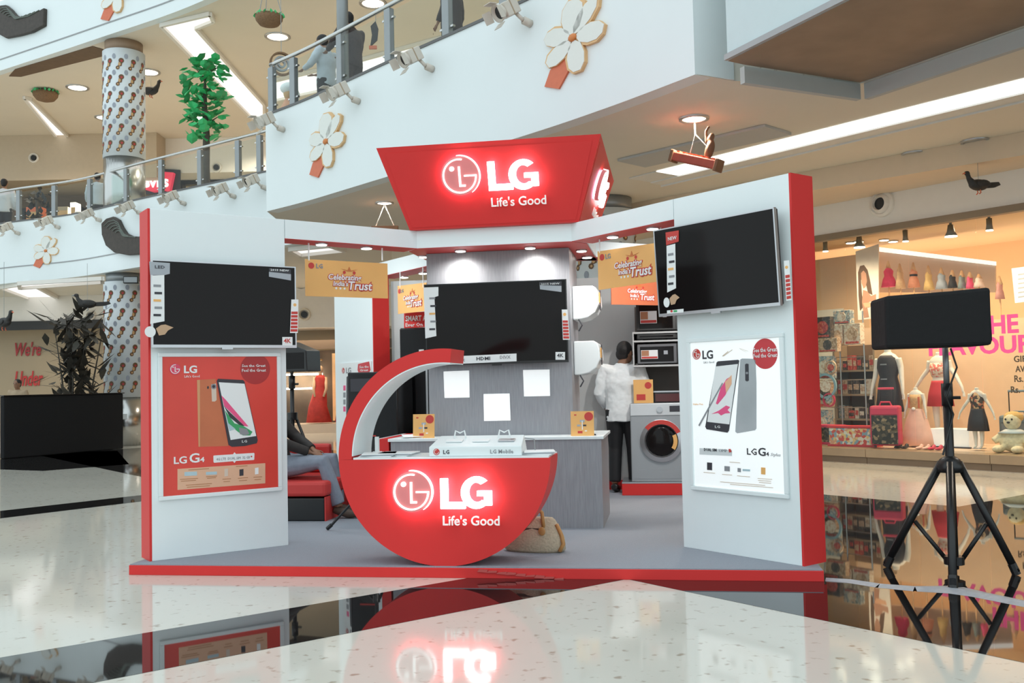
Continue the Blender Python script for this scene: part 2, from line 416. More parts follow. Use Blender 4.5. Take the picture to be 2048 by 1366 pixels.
# long light trough in the soffit, right
ca, cb = V((1.85, 12.9)), V((4.93, 9.03)); d = (cb - ca).normalized(); cb = cb + d * 3.5; n = V((-d.y, d.x)) * -1
n = V((d.y, -d.x)) * -1
tro = thing('light_trough', 'long glowing white light trough set in the soffit at the right', 'light', T((ca.x, ca.y, S1)) @ RZ(math.atan2(d.y, d.x)))
Ln = (cb - ca).length
MB().box(.25, Ln, -.06, .36, -.012, -.004).build('diffuser', COVE, tro)
MB().box(-.25, Ln, .36, .60, -.03, 0).box(-.25, .25, -.06, .36, -.014, 0).box(-.28, Ln, .60, .62, -.05, 0).build('lip', mat('trough_lip', (.80, .79, .75), .6), tro)
# light slots in the upper soffit
def slot(pxs, z, name, label, m, th=.02):
    P = [atz(px, py, z) for px, py in pxs]
    c = sum((p for p in P), V()) / len(P)
    t = thing(name, label, 'light', T((c.x, c.y, z)))
    MB().slab([(p.x - c.x, p.y - c.y) for p in P], -th, -.003).build('diffuser', m, t)
    e = [(p.x - c.x, p.y - c.y) for p in P]
    b = MB()
    for i in range(len(e)):
        a_, b_ = V(e[i]), V(e[(i + 1) % len(e)]); dd = (b_ - a_).normalized(); nn = V((-dd.y, dd.x)) * .04
        b.slab([tuple(a_ - nn), tuple(b_ - nn), tuple(b_ + nn), tuple(a_ + nn)], -.09, -.002)
    b.build('frame', BULK, t)
    return t
slot([(322, 47), (420, 24), (427, 38), (392, 52), (528, 205), (528, 258)], S2, 'light_slot', 'bright angled light slot in the upper soffit behind the tree', COVED)
slot([(48, 192), (62, 196), (168, 302), (128, 290)], S2, 'light_slot', 'short light slot in the upper soffit left of the patterned column', COVED)
slot([(540, 160), (700, 122), (1000, 40), (1040, 55), (720, 160), (540, 200)], S2, 'light_slot', 'pale light slot seen through the glass railing', COVED)
slot([(0, 572), (60, 562), (160, 618), (140, 626)], S1, 'light_slot', 'slanting light slot in the soffit above the wall writing', COVED)
slot([(38, 563), (205, 553), (205, 560), (40, 572)], S1 - .25, 'light_slot', 'horizontal light slot below the left balcony', COVED)
slot([(580, 494), (660, 486), (690, 496), (600, 506)], S1, 'light_slot', 'small light slot above the left orange banner', COVED)

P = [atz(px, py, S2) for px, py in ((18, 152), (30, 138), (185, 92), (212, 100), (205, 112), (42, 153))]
struct(MB().slab([(p.x, p.y) for p in P], S2 - .012, S2 - .002).build('trim_13', mat('painted_recess_shade', (.16, .10, .06), .7, noise=.2)))  # flat dark plate, the shadow under the fascia put into its colour
pp_, pf_ = onpoly(offset(FBL, -.35), 686, 110)
struct(MB().tube([(pp_.x, pp_.y, 5.2), (pp_.x, pp_.y, S2)], .085, 14).build('trim_14', GREYM, smooth=True), 'grey steel pole behind the front railing')
# back walls
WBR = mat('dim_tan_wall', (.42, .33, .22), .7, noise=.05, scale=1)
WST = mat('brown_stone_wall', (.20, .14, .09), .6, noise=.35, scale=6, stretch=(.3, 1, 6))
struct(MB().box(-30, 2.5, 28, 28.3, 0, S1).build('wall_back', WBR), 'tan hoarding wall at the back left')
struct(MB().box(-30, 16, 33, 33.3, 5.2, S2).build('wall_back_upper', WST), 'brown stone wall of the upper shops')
struct(MB().box(-30, -5, 27.2, 28, 3.3, S1).build('wall_bulkhead_left', BULK))
struct(MB().box(-30, -6.2, 27.15, 27.19, 3.05, 3.3).build('trim_10', mat('dark_band', (.02, .02, .02), .5)))
struct(MB().box(-6.2, 2.5, 26.6, 28, 2.9, S1).build('wall_bulkhead_centre', BULK))
struct(MB().box(-6.2, 2.5, 26.55, 26.59, 2.3, 2.55).build('trim_11', mat('bronze_band', (.10, .075, .055), .5)))
struct(MB().box(-30, -11.2, 30.5, 33, 8.05, S2).build('wall_bulkhead_upper_left', mat('tan_bulkhead', (.55, .45, .33), .6)))
struct(MB().box(-11.2, 16, 31.3, 33, 8.35, S2).build('wall_bulkhead_upper', BULK))
struct(MB().box(15.8, 16, 2, 36, 0, S2).build('wall_right', BULK))
struct(MB().box(-24.2, -24, 28, 38, 0, F2).build('wall_left', BULK))
# round outlets and small dark boxes on bulkheads
def outlet(px, py, y, r, label, m_, fac=0.):
    P = aty(px, py, y)
    t = thing('air_outlet', label, 'vent', T(P) @ RZ(fac))
    b = MB(); n = 20
    for (r0, y0, r1, y1) in ((r, 0, r * .96, -.05), (r * .96, -.05, r * .8, -.07), (r * .8, -.07, r * .62, -.02), (r * .62, -.02, r * .5, .03)):
        vs_ = [(rr * math.cos(2 * math.pi * k / n), yy, rr * math.sin(2 * math.pi * k / n)) for rr, yy in ((r0, y0), (r1, y1)) for k in range(n)]
        b.add(vs_, [(k, (k + 1) % n, n + (k + 1) % n, n + k) for k in range(n)])
    b.build('ring', m_, t, smooth=True)
    MB().prism(circ(0, 0, r * .5, 20), -.055, .0).build('throat', BLK, t)
    return t
outlet(433, 335, 31.3, .18, 'round air outlet on the pale bulkhead right of the tree', BULK)
outlet(187, 317, 31.3, .13, 'round air outlet on the upper bulkhead beside the patterned column', BULK)
outlet(609, 629, 26.6, .18, 'round air outlet on the bulkhead below the left orange banner', SOFF)
outlet(603, 566, 26.6, .22, 'larger round air outlet partly behind the left orange banner', BULK)
outlet(68, 316, 30.5, .16, 'round air outlet on the tan bulkhead at the far left', BULK)
outlet(182, 631, 27.2, .14, 'small dark outlet below the hanging crow', BULK)

# ceiling downlights
def downlight(P, r, label, m_=LAMP, group=None):
    t = thing('downlight', label, 'light', T(P), group)
    b = MB(); n = 20
    vs_ = [(rr * math.cos(2 * math.pi * k / n), rr * math.sin(2 * math.pi * k / n), z) for rr, z in ((r, -.001), (r, -.02), (r * .8, -.022), (r * .78, -.001)) for k in range(n)]
    b.add(vs_, [(i * n + k, i * n + (k + 1) % n, (i + 1) * n + (k + 1) % n, (i + 1) * n + k) for i in range(3) for k in range(n)])
    b.build('ring', SILV, t, smooth=True)
    MB().lathe([(r * .76, -.012), (r * .76, -.002)], seg=20).build('lens', m_, t)
    return t
downlight(atz(1388, 236, S1), .16, 'large warm downlight above the hanging wooden raft', LAMPW)
downlight(atz(769, 405, S1), .14, 'warm downlight in the soffit left of the red sign', LAMPW)
downlight(atz(1828, 306, S1), .15, 'unlit round ceiling plate left of the hanging black bird', SOFFG)
downlight(atz(1950, 281, S1), .16, 'round ceiling fitting from which the black bird hangs', SILV)
for px, py, lb_ in ((555, 73, 'downlight below the hanging basket at the top'), (155, 175, 'downlight left of the patterned column in the upper soffit'), (297, 144, 'downlight from which the duck hangs'),
                    (35, 277, 'low downlight at the far left of the upper soffit'), (746, 6, 'downlight at the top edge above the glass railing'), (210, 235, 'downlight half behind the patterned column'),
                    (400, 236, 'downlight behind the trunk of the leafy tree')):
    downlight(atz(px, py, S2), .3, lb_, LAMPW)
for px, py, lb_ in ((1654, 345, 'small sprinkler plate near the red edge of the right wing'), (1730, 327, 'small sprinkler plate in the soffit right of the wing')):
    P = atz(px, py, S1); t = thing('sprinkler', lb_, 'sprinkler', T(P)); MB().lathe([(.05, -.01), (.05, 0)]).build('plate', SILV, t); MB().lathe([(.03, -.07), (.012, -.05), (.012, -.01)]).build('head', GREYM, t)

# ---------------------------------------------------------------- railings
def railing(poly, z0, h, posts, label, pyf):
    t = thing('glass_railing', label, 'railing')
    pin = offset(poly, -.10)
    P = []
    for px in posts:
        p, f = onpoly(pin, px, pyf(px)); P.append((p.x, p.y, f))
    for x, y, f in P:
        L_ = T((x, y, 0)) @ RZ(f.to_euler().z)
        po = MB().box(-.065, .065, -.04, .04, z0, z0 + h - .05).build('post', GREYM, t, L_, bevel=.008)
        MB().box(-.13, .13, -.02, .02, z0 + .12, z0 + .145).box(-.13, .13, -.02, .02, z0 + h - .2, z0 + h - .175).build('clamp', STEEL, po)
    pts = [(p.x, p.y, z0 + h) for p in pin]
    MB().tube(pts, .032, 8).build('handrail', STEEL, t, smooth=True)
    for (x0, y0, f0), (x1, y1, f1) in zip(P[:-1], P[1:]):
        a, c = V((x0, y0)), V((x1, y1)); d = (c - a).normalized(); a2, c2 = a + d * .09, c - d * .09
        wallstrip('glass_pane', [a2, c2], z0 + .04, z0 + h - .09, .012, GLASS, False).parent = t
    return t
railing(FBL, F1 + .035, .80, [545, 588, 682, 779, 895, 1010, 1110, 1220], 'steel and glass railing on the projecting balcony', lambda px: 229 - .448 * (px - 529))
railing(FLL, F1 + .035, .82, [-40, 38, 109, 180, 253, 323, 401, 477, 520], 'steel and glass railing along the far left balcony', lambda px: 447 - .19 * px)

# ---------------------------------------------------------------- patterned columns
MB_ = mat('motif_brown', (.16, .08, .035), .6); MR_ = mat('motif_red', (.55, .04, .05), .6); MD_ = mat('motif_grey', (.33, .36, .42), .6)
MT_ = mat('motif_tan', (.62, .38, .18), .6)
WRAP = mat('printed_wrap', (.72, .77, .80), .5, noise=.02)
CX, CY, CR = -9.06, 22.6, .465
colt = thing('round_column', 'round mall column wrapped in white patterned paper above a steel sleeve', 'column', T((CX, CY, 0)))
def cyl(r, z0, z1, name, m_):
    return MB().lathe([(r, z0), (r, z1)], seg=40).build(name, m_, colt, smooth=False)
cyl(CR, 0, 1.12, 'steel_sleeve', STEEL); cyl(CR + .012, 1.12, 3.80, 'printed_wrap', WRAP); cyl(CR - .04, 3.80, S1 - .002, 'capital', GREYM)
cyl(CR, 5.2, 6.72, 'steel_sleeve', STEEL); cyl(CR + .012, 6.72, 9.25, 'printed_wrap', WRAP); cyl(CR - .04, 9.25, S2 - .002, 'capital', BROWN)
for o in colt.children: o.data.polygons.foreach_set('use_smooth', [len(p.vertices) == 4 for p in o.data.polygons])
def curved(poly, r, mi, b, dr=0.):
    n = len(poly); vs_ = [(math.sin(x / r) * (r + dr), -math.cos(x / r) * (r + dr), z) for x, z in poly]
    b.add(vs_, [tuple(range(n))], mi)
mb = MB(); rr = CR + .016
curved(circ(.03, .085, .062, 10), rr, 0, mb); curved([(-.03, .045), (.055, .05), (.04, -.04), (-.05, -.07)], rr, 0, mb, .001); curved(circ(-.05, -.085, .046, 8), rr, 0, mb, .001); curved(circ(-.01, .0, .03, 8, .045), rr, 2, mb, .002); curved(circ(-.045, -.085, .02, 8), rr, 2, mb, .002); curved(circ(.035, .075, .024, 8), rr, 1, mb, .002)
mb2 = MB(); curved(circ(0, 0, .045, 10, .062), rr, 0, mb2)
first = None
def wrap_prints(z0, z1, rows):
    global first
    for i in range(rows):
        z = z0 + (z1 - z0) * (i + .5) / rows
        for k in range(11):
            a = 2 * math.pi * k / 11 + .2
            for off, kind in ((0, 'printed_motif'), (.5, 'printed_drop')):
                src = first[kind] if first and kind in first else None
                zz = z + (0 if kind == 'printed_motif' else (z1 - z0) / rows / 2)
                if math.cos(a + off * .57) < -.25: continue
                if src is None:
                    src = (mb if kind == 'printed_motif' else mb2).build(kind, [MB_, MR_, MT_] if kind == 'printed_motif' else [MD_], colt)
                    first = first or {}; first[kind] = src; o = src
                else:
                    o = src.copy(); col.objects.link(o); o.parent = colt
                o.matrix_local = T((0, 0, zz)) @ RZ(a + off * .57)
wrap_prints(1.14, 3.65, 6); wrap_prints(6.74, 9.05, 6)
P = aty(1207, 400, 14.6)                                  # second column, right behind the sign tower
dup(colt, T((P.x, 14.6, 0)) @ RZ(.5), 'patterned round column half hidden behind the red sign tower')
P = aty(262, 560, 21.9)
t = thing('camera_box', 'small dark box fixed to the top of the lower patterned column', 'box', T(P) @ RZ(.2)); MB().box(-.16, .16, -.06, .06, -.08, .08).build('housing', BLK, t, bevel=.01); MB().box(-.14, .14, -.066, -.061, -.06, .06).build('face', GREYM, t)
t = thing('notice_label', 'small white label stuck on the steel sleeve', 'label', T((CX + .17, CY - CR - .03, 0))); MB().box(-.06, .06, 0, .004, .62, .74).build('paper', PAPER, t)

# some lamps sit at downlights; the others are unseen, added to brighten the soffits
def lampspot(x, y, z, e, c=(1, .87, .72)):
    l = bpy.data.lights.new('downlight_and_fill_lamp', 'SPOT'); l.energy = e; l.spot_size = R(140); l.spot_blend = .7; l.color = c; l.shadow_soft_size = .08
    o = bpy.data.objects.new('downlight_and_fill_lamp', l); col.objects.link(o); o.location = (x, y, z)
for x, y in ((atz(1388, 236, S1).x, atz(1388, 236, S1).y), (atz(769, 405, S1).x, atz(769, 405, S1).y), (2.2, 15.5), (-.5, 17.5), (-4.5, 23), (-8.5, 25.5), (-12.5, 26), (4.4, 11.6), (6.2, 8.0)):
    lampspot(x, y, S1 - .06 if y > 9 or x < 5 else ZD - .06, 170)
for x, y in ((-14, 28), (-10, 26), (-6, 24), (-2, 22), (2, 19), (6, 15), (-8, 30), (-2, 29), (4, 25)):
    lampspot(x, y, S2 - .08, 270, (1, .85, .68))
# ================================================================ the booth
PH = .071; TOPZ = 2.511; HBZ = 2.364; DP = 4.53
pf = thing('booth_platform', 'low booth platform with red edge and grey carpet', 'platform', BF(0, 0))
MB().box(-2.262, 2.268, 0, DP, .0, PH - .006).build('base', RED, pf, bevel=.003)
MB().box(-2.256, 2.262, .004, DP - .004, PH - .006, PH).build('carpet', CARPET, pf)
# wings
wa = math.atan2(.682, .714)
def wing(name, fr, length, label, red_end, th=.22, z0=PH, z1=TOPZ):
    t = thing(name, label, 'booth panel', fr.m)
    MB().box(.004, length - .004, 0, th, z0, z1).build('panel', WHITE, t, bevel=.002)
    if red_end < 0: MB().box(-.012, .004, -.001, th + .001, z0, z1 + .001).build('end_panel', RED, t)
    else: MB().box(length - .004, length + .012, -.001, th + .001, z0, z1 + .001).build('end_panel', RED, t)
    return t
LW = Fr(BF(-2.161, .113, 0, wa)); RW = Fr(BF(1.447, .795, 0, -wa))
WL = .988
wing('booth_wing', LW, WL, 'white booth wing with the red phone poster and a red outer edge', -1)
wing('booth_wing', RW, WL, 'white booth wing with the white phone poster and a red outer edge', 1)
# rear wings (seen between the front ones)
RLW = Fr(BF(-2.30, 4.26, 0, -wa)); wing('booth_wing', RLW, .88, 'rear white booth wing with red edge behind the round counter', 1, .19)
RRW = Fr(BF(1.86, 3.50, 0, wa)); wing('booth_wing', RRW, .5, 'rear right booth wing mostly behind the microwaves', -1, .22)
# header ring
hd = thing('booth_header', 'white header beam with red underside linking the booth wings', 'header beam', BF(0, 0))
KX, KY, KY2 = .641, 1.627, 2.903
def beam(p0, p1, th, name):
    a, c = V(p0), V(p1); d = (c - a).normalized(); n = V((-d.y, d.x)) * th
    o = MB().slab([tuple(a), tuple(c), tuple(c + n), tuple(a + n)], HBZ + .004, TOPZ).build('beam', WHITE, hd)
    MB().slab([tuple(a + n * .01), tuple(c + n * .01), tuple(c + n * .99), tuple(a + n * .99)], HBZ, HBZ + .004).build('underside', REDM, o)
beam((-1.447, .795), (-KX, KY), .22, 'l'); beam((KX, KY), (1.447, .795), .22, 'r')
beam((-1.60 , 3.575), (-KX - .05, KY2 - .28), .22, 'rl'); beam((KX + .05, KY2 - .28), (1.86, 3.50), .22, 'rr')
o = MB().slab([(-KX, KY), (KX, KY), (KX + .12, KY + .14), (KX + .12, KY2), (-KX - .12, KY2), (-KX - .12, KY + .14)], HBZ + .004, TOPZ).build('centre_roof', WHITE, hd)
MB().slab([(-KX + .01, KY + .004), (KX - .01, KY + .004), (KX + .11, KY + .15), (KX + .11, KY2 - .01), (-KX - .11, KY2 - .01), (-KX - .11, KY + .15)], HBZ, HBZ + .004).build('underside', REDM, o)
def beamlight(px, py, r=.05):
    P = atz(px, py, HBZ); L_ = hd.matrix_world.inverted() @ P
    o = MB().lathe([(r, -.012), (r, 0)], seg=18).build('downlight', SILV, hd, T(L_))
    MB().lathe([(r * .82, -.016), (r * .82, -.011)], seg=18).build('lens', LAMP, o)
    return P
bpy.context.view_layer.update()
for px, py in ((643, 487), (733, 494.5), (1225, 472), (1305, 455.5), (848, 512), (1163, 500), (1174, 513), (921, 500), (1060, 494), (808, 553), (846, 545)):
    P = beamlight(px, py, .05)
def spot(name, loc, energy, size, tgt, blend=.6, color=(1, .97, .92), rad=.03):
    l = bpy.data.lights.new(name, 'SPOT'); l.energy = energy; l.spot_size = size; l.spot_blend = blend; l.color = color; l.shadow_soft_size = rad
    o = bpy.data.objects.new(name, l); col.objects.link(o); o.location = loc
    o.rotation_euler = (V(tgt) - V(loc)).to_track_quat('-Z', 'Y').to_euler(); return o
for X in (-.33, .30):
    spot('header_spot', BM @ V((X, 1.80, HBZ - .03)), 24, R(160), BM @ V((X, 1.93, 1.0)), 1.0)
spot('header_spot', BM @ V((1.55, 2.2, HBZ - .03)), 62, R(130), BM @ V((1.1, 4.0, .9)), .8)
spot('header_spot', BM @ V((-1.55, 2.2, HBZ - .03)), 22, R(130), BM @ V((-1.3, 3.8, .9)), .8)

spot('header_spot', BM @ V((1.0, 1.72, HBZ - .03)), 38, R(110), BM @ V((.70, 2.2, 1.5)), .9)
# ---------------------------------------------------------------- logo pieces
def symbol(parent, cx, cz, r, y, dm, sm, th=.03, name='emblem'):
    o = MB().prism(circ(cx, cz, r * .93, 36), y, y + th).build(name, dm, parent)
    sd = th * .5; yy = y - sd
    b = MB()
    b.prism(arc(cx, cz, r * .84, r * .765, 78, 360, 40), yy, y)                         # open ring
    b.prism([(cx + .22 * r, cz - .04 * r), (cx + .84 * r, cz - .04 * r), (cx + .84 * r, cz + .04 * r), (cx + .22 * r, cz + .04 * r)], yy, y)
    b.build('ring', sm, o)
    MB().prism(arc(cx, cz, r * 1.0, r * .965, -55, 95, 30), yy, y + th).build('outer_ring', sm, o)
    MB().prism([(cx - .05 * r, cz + .46 * r), (cx + .05 * r, cz + .46 * r), (cx + .05 * r, cz - .42 * r), (cx + .26 * r, cz - .42 * r), (cx + .26 * r, cz - .52 * r), (cx - .05 * r, cz - .52 * r)], yy, y).build('stroke', sm, o)
    MB().prism(circ(cx - .36 * r, cz + .36 * r, r * .12, 16), yy, y).build('dot', sm, o)
    if sm is GLOWS: MB().prism(circ(cx, cz, r * .9, 36), y + th, y + th + .004).build('backlight', HALO, o)
    return o
def small_symbol(parent, fr, px, py, r, y=-.005, dm=None):
    x, z = fr.loc(px, py, y); x2, _ = fr.loc(px + r, py, y); x3, z3 = fr.loc(px, py - r, y); rr_ = abs(z3 - z)
    o = MB().prism(circ(x, z, rr_, 24), y, y + .002).build('emblem', dm or INKR, parent)
    b = MB(); b.prism(arc(x, z, rr_ * .84, rr_ * .72, 80, 360, 24), y - .001, y); b.prism([(x + .2 * rr_, z - .07 * rr_), (x + .8 * rr_, z - .07 * rr_), (x + .8 * rr_, z + .07 * rr_), (x + .2 * rr_, z + .07 * rr_)], y - .001, y)
    b.prism([(x - .07 * rr_, z + .45 * rr_), (x + .07 * rr_, z + .45 * rr_), (x + .07 * rr_, z - .38 * rr_), (x + .28 * rr_, z - .38 * rr_), (x + .28 * rr_, z - .5 * rr_), (x - .07 * rr_, z - .5 * rr_)], y - .001, y)
    b.prism(circ(x - .36 * rr_, z + .36 * rr_, .12 * rr_, 10), y - .001, y)
    b.build('ring', PAPER, o)
    return o
def letterL(x0, x1, z0, z1, st):
    return [(x0, z0), (x1, z0), (x1, z0 + st * .85), (x0 + st, z0 + st * .85), (x0 + st, z1), (x0, z1)]
def letterG(x0, x1, z0, z1, st):
    cx, cz, a, b_ = (x0 + x1) / 2, (z0 + z1) / 2, (x1 - x0) / 2, (z1 - z0) / 2
    o = [(cx + a * math.cos(R(t)), cz + b_ * math.sin(R(t))) for t in range(46, 316, 9)]
    o += [(x1, cz - b_ * .80), (x1, cz + b_ * .10), (cx + a * .05, cz + b_ * .10), (cx + a * .05, cz - b_ * .22), (x1 - st * 1.02, cz - b_ * .22), (x1 - st * 1.02, cz - b_ * .52)]
    ai, bi = a - st, b_ - st * .8
    o += [(cx + ai * math.cos(R(t)), cz + bi * math.sin(R(t))) for t in range(306, 50, -9)]
    return o
def big_logo(parent, fr, sym, Lbox, Gbox, tbox, y=-.075):
    x, z = fr.loc(sym[0], sym[1], y); _, z3 = fr.loc(sym[0], sym[1] - sym[2], y)
    symbol(parent, x, z, abs(z3 - z), y, GLOWD, GLOWS, .03)
    for nm, bx, fn in (('letter', Lbox, letterL), ('letter', Gbox, letterG)):
        xa, za = fr.loc(bx[0], bx[3], y); xb, zb = fr.loc(bx[2], bx[1], y)
        lo_ = MB().prism(fn(xa, xb, za, zb, (zb - za) * .235), y, y + .03).build(nm, GLOW, parent)
        MB().prism(fn(xa + .003, xb - .003, za + .003, zb - .003, (zb - za) * .225), y + .0305, y + .035).build('backlight', HALO, lo_)
    dtext(parent, fr, "Life's Good", tbox[0], tbox[3], tbox[2], tbox[1], mat('pale_letter', (.75, .72, .70), .4, emit=.25, ecol=(.9, .85, .8)), y=-.02, bold=.012, ext=.006)

# ---------------------------------------------------------------- red sign tower
TBY, TBH, TTH, TTZ = 1.57, .695, .905, 3.155; TCY = TBY + TBH
tw = thing('sign_tower', 'red flared sign tower with a glowing logo on top of the booth', 'sign', BF(.01, TCY, TOPZ + .001))
h = TTZ - TOPZ
b = MB(); bo, to = TBH, TTH
vs_ = [(-bo, -bo, 0), (bo, -bo, 0), (bo, bo, 0), (-bo, bo, 0), (-to, -to, h), (to, -to, h), (to, to, h), (-to, to, h)]
b.add(vs_, [(3, 2, 1, 0), (4, 5, 6, 7), (0, 1, 5, 4), (1, 2, 6, 5), (2, 3, 7, 6), (3, 0, 4, 7)]); b.build('body', RED, tw)
ti = math.atan2(to - bo, h)
TFm = T((0, -bo, 0)) @ RX(ti); TF = Fr(tw.matrix_world @ TFm)
face = bpy.data.objects.new('front_sign', None); 
def face_mesh(mtx, wd):
    o = MB().prism([(-wd, .02), (wd, .02), (wd * 1.24, h * .98), (-wd * 1.24, h * .98)], -.004, .0).build('sign_face', RED, tw, mtx); return o
fo = face_mesh(TFm, bo * .97)
big_logo(fo, TF, (919.5, 352, 42), (978, 321, 1022, 382), (1019, 317, 1074, 381), (983, 392, 1092, 411))
SFm = T((bo, 0, 0)) @ RZ(R(90)) @ RX(ti); SFf = Fr(tw.matrix_world @ SFm)
fo = face_mesh(SFm, bo * .97)
symbol(fo, -.28, .40, .14, -.05, GLOWD, GLOWS, .03)
MB().prism(letterL(-.10, .06, .29, .51, .05), -.05, -.02).build('letter', GLOW, fo); MB().prism(letterG(.05, .26, .285, .515, .05), -.05, -.02).build('letter', GLOW, fo)
text("Life's Good", .09, fo, .08, .17, -.02, MATS['pale_letter'], .012, .006)

# ---------------------------------------------------------------- column and counter
co = thing('display_column', 'grey wood display column in the middle of the booth', 'column', BF(-.03, 1.95))
MB().box(-.615, .615, 0, .65, PH, HBZ - .001).build('body', GWOOD, co, bevel=.002)
ct = thing('display_counter', 'grey wood counter with white top wrapped around the column', 'counter', BF(0, 0))
MB().box(-.90, .835, 1.645, 1.94, PH, .775).box(.60, .835, 1.941, 2.5, PH, .775).box(-.90, -.66, 1.941, 2.5, PH, .775).build('cabinet', GWOOD, ct)
MB().box(-.92, .855, 1.628, 1.945, .776, .80).box(.592, .855, 1.945, 2.52, .776, .80).box(-.92, -.652, 1.945, 2.52, .776, .80).build('top', WHITE, ct, bevel=.003)
MB().box(-1.0, -.921, 1.66, 2.5, PH, .80).build('end_panel', RED, ct); MB().box(-1.03, -1.001, 1.66, 2.5, PH, .80).build('end_edge', WHITE, ct)
CF = Fr(BF(0, 1.94))
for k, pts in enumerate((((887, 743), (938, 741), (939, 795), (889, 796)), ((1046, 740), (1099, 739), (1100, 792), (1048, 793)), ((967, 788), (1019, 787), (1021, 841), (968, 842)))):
    t = thing('white_tile', ('upper left white square with added glow on the grey column', 'upper right white square with added glow on the grey column', 'lowest white square with added glow on the grey column')[k], 'sheet', CF.m)
    decal(t, CF, pts, mat('sheet_added_glow', (.93, .94, .94), .6, noise=0, emit=.35), -.002, .008, 'sheet')  # weak emission added to bring the squares close to full white

# ---------------------------------------------------------------- televisions
def tv(name, label, mtx, wd, ht, dep=.045, bez=SILV, bw=.012):
    t = thing(name, label, 'television', mtx); fr = Fr(mtx)
    MB().box(bw * .6, wd - bw * .6, .003, dep, bw * .6, ht - bw * .4).build('housing', BLK, t, bevel=.006)
    MB().box(bw * .7, wd - bw * .7, -.001, .003, bw * 1.6, ht - bw * .6).build('screen', SCREEN, t)
    MB().box(0, wd, -.004, .02, 0, bw * 1.7).box(0, wd, -.004, .02, ht - bw * .7, ht).box(0, bw * .8, -.004, .02, bw * 1.7, ht - bw * .7).box(wd - bw * .8, wd, -.004, .02, bw * 1.7, ht - bw * .7).build('bezel', bez, t)
    MB().box(wd / 2 - .04, wd / 2 + .04, -.006, .01, -.012, .001).build('sensor', bez, t)
    MB().box(wd * .3, wd * .7, dep, dep + .03, ht * .3, ht * .7).build('bracket', BLK, t)
    return t, fr
def stickers(t, fr, lab, side, newp, tagp, k4, y=-.006):
    if lab: decal(t, fr, lab[0], lab[1], y, .002, 'label_sticker')
    sd = decal(t, fr, side, PAPER, y, .002, 'feature_sticker')
    xs = [p[0] for p in side]; ys = [p[1] for p in side]; cx_ = sum(xs) / len(xs); y0 = min(ys); hh = max(ys) - y0
    for k in range(5):
        yy = y0 + hh * (.22 + .15 * k); x_, z_ = fr.loc(cx_ + (k % 2) * 2 - 1, yy, y - .001)
        o = MB().box(x_ - .025, x_ + .025, y - .002, y, z_ - .008, z_ + .008).build('feature_icon', (INKG, INK, ORANGE, INKG, INK)[k], sd)
    if newp:
        decal(t, fr, newp, PGREY, y, .002, 'new_sticker')
        a, b2, c, d_ = newp
        m1 = [a, b2, (c[0], b2[1] + (c[1] - b2[1]) * .42), (d_[0], a[1] + (d_[1] - a[1]) * .42)]
        o = decal(t, fr, m1, INK, y - .001, .001, 'new_sticker_band')
        dtext(o, fr, '2015 NEW', a[0] + 3, a[1] + (d_[1] - a[1]) * .36, b2[0] - 4, a[1] + 2, PAPER, y - .002, .01)
    if tagp:
        o = decal(t, fr, tagp, PAPER, y - .004, .002, 'hanging_tag')
        a, b2, c, d_ = tagp
        for k in range(6):
            f0, f1 = .36 + k * .105, .36 + k * .105 + .075
            L0 = [a[0] + (d_[0] - a[0]) * f0 + 1, a[1] + (d_[1] - a[1]) * f0]; R0_ = [b2[0] + (c[0] - b2[0]) * f0 - 1, b2[1] + (c[1] - b2[1]) * f0]
            L1 = [a[0] + (d_[0] - a[0]) * f1 + 1, a[1] + (d_[1] - a[1]) * f1]; R1 = [b2[0] + (c[0] - b2[0]) * f1 - 1, b2[1] + (c[1] - b2[1]) * f1]
            decal(o, fr, [L0, R0_, R1, L1], INKR, y - .005, .001, 'tag_bar')
        dcirc(o, fr, (a[0] + b2[0]) / 2, a[1] + (d_[1] - a[1]) * .16, 3.2, ORANGE, y - .005, .001, 'tag_dot', n=12)
    if k4:
        o = decal(t, fr, [(k4[0], k4[1]), (k4[2], k4[1]), (k4[2], k4[3]), (k4[0], k4[3])], PAPER, y, .002, 'resolution_sticker')
        dtext(o, fr, '4K', k4[0] + 3, k4[3] - 5, k4[2] - 3, k4[1] + 3, INKR if k4[4] else INK, y - .001, .02)
# left
m = LW.m @ T((-.007, -.075, 1.537))
t, fr = tv('television', 'flat television with silver frame above the red phone poster', m, 1.045, .608)
k_ = .99
stickers(t, fr, [[(298.6, 523), (339.8, 526), (339.6, 547.6), (329.7, 550), (300.5, 550)], PGREY], [(304, 551), (328.6, 550), (329, 642.4), (300.5, 647.8)],
         [(538, 536.4), (582, 539), (582, 561), (538, 553.4)], [(582.7, 599), (596.8, 599), (595.6, 666), (580, 666)], (564.7, 674, 585, 691, 1))
o = dcirc(t, fr, 300.5, 663.5, 11, PAPER, -.010, .002, 'round_tag')
decal(o, fr, [(312, 657), (322, 650), (331, 649), (347, 655), (336, 661), (330, 669), (318, 671)], mat('tan_print', (.55, .36, .22), .5), -.009, .001, 'hand_cutout')
dtext(t, fr, 'LED', 310, 537, 330, 531, INK, -.008, .01)
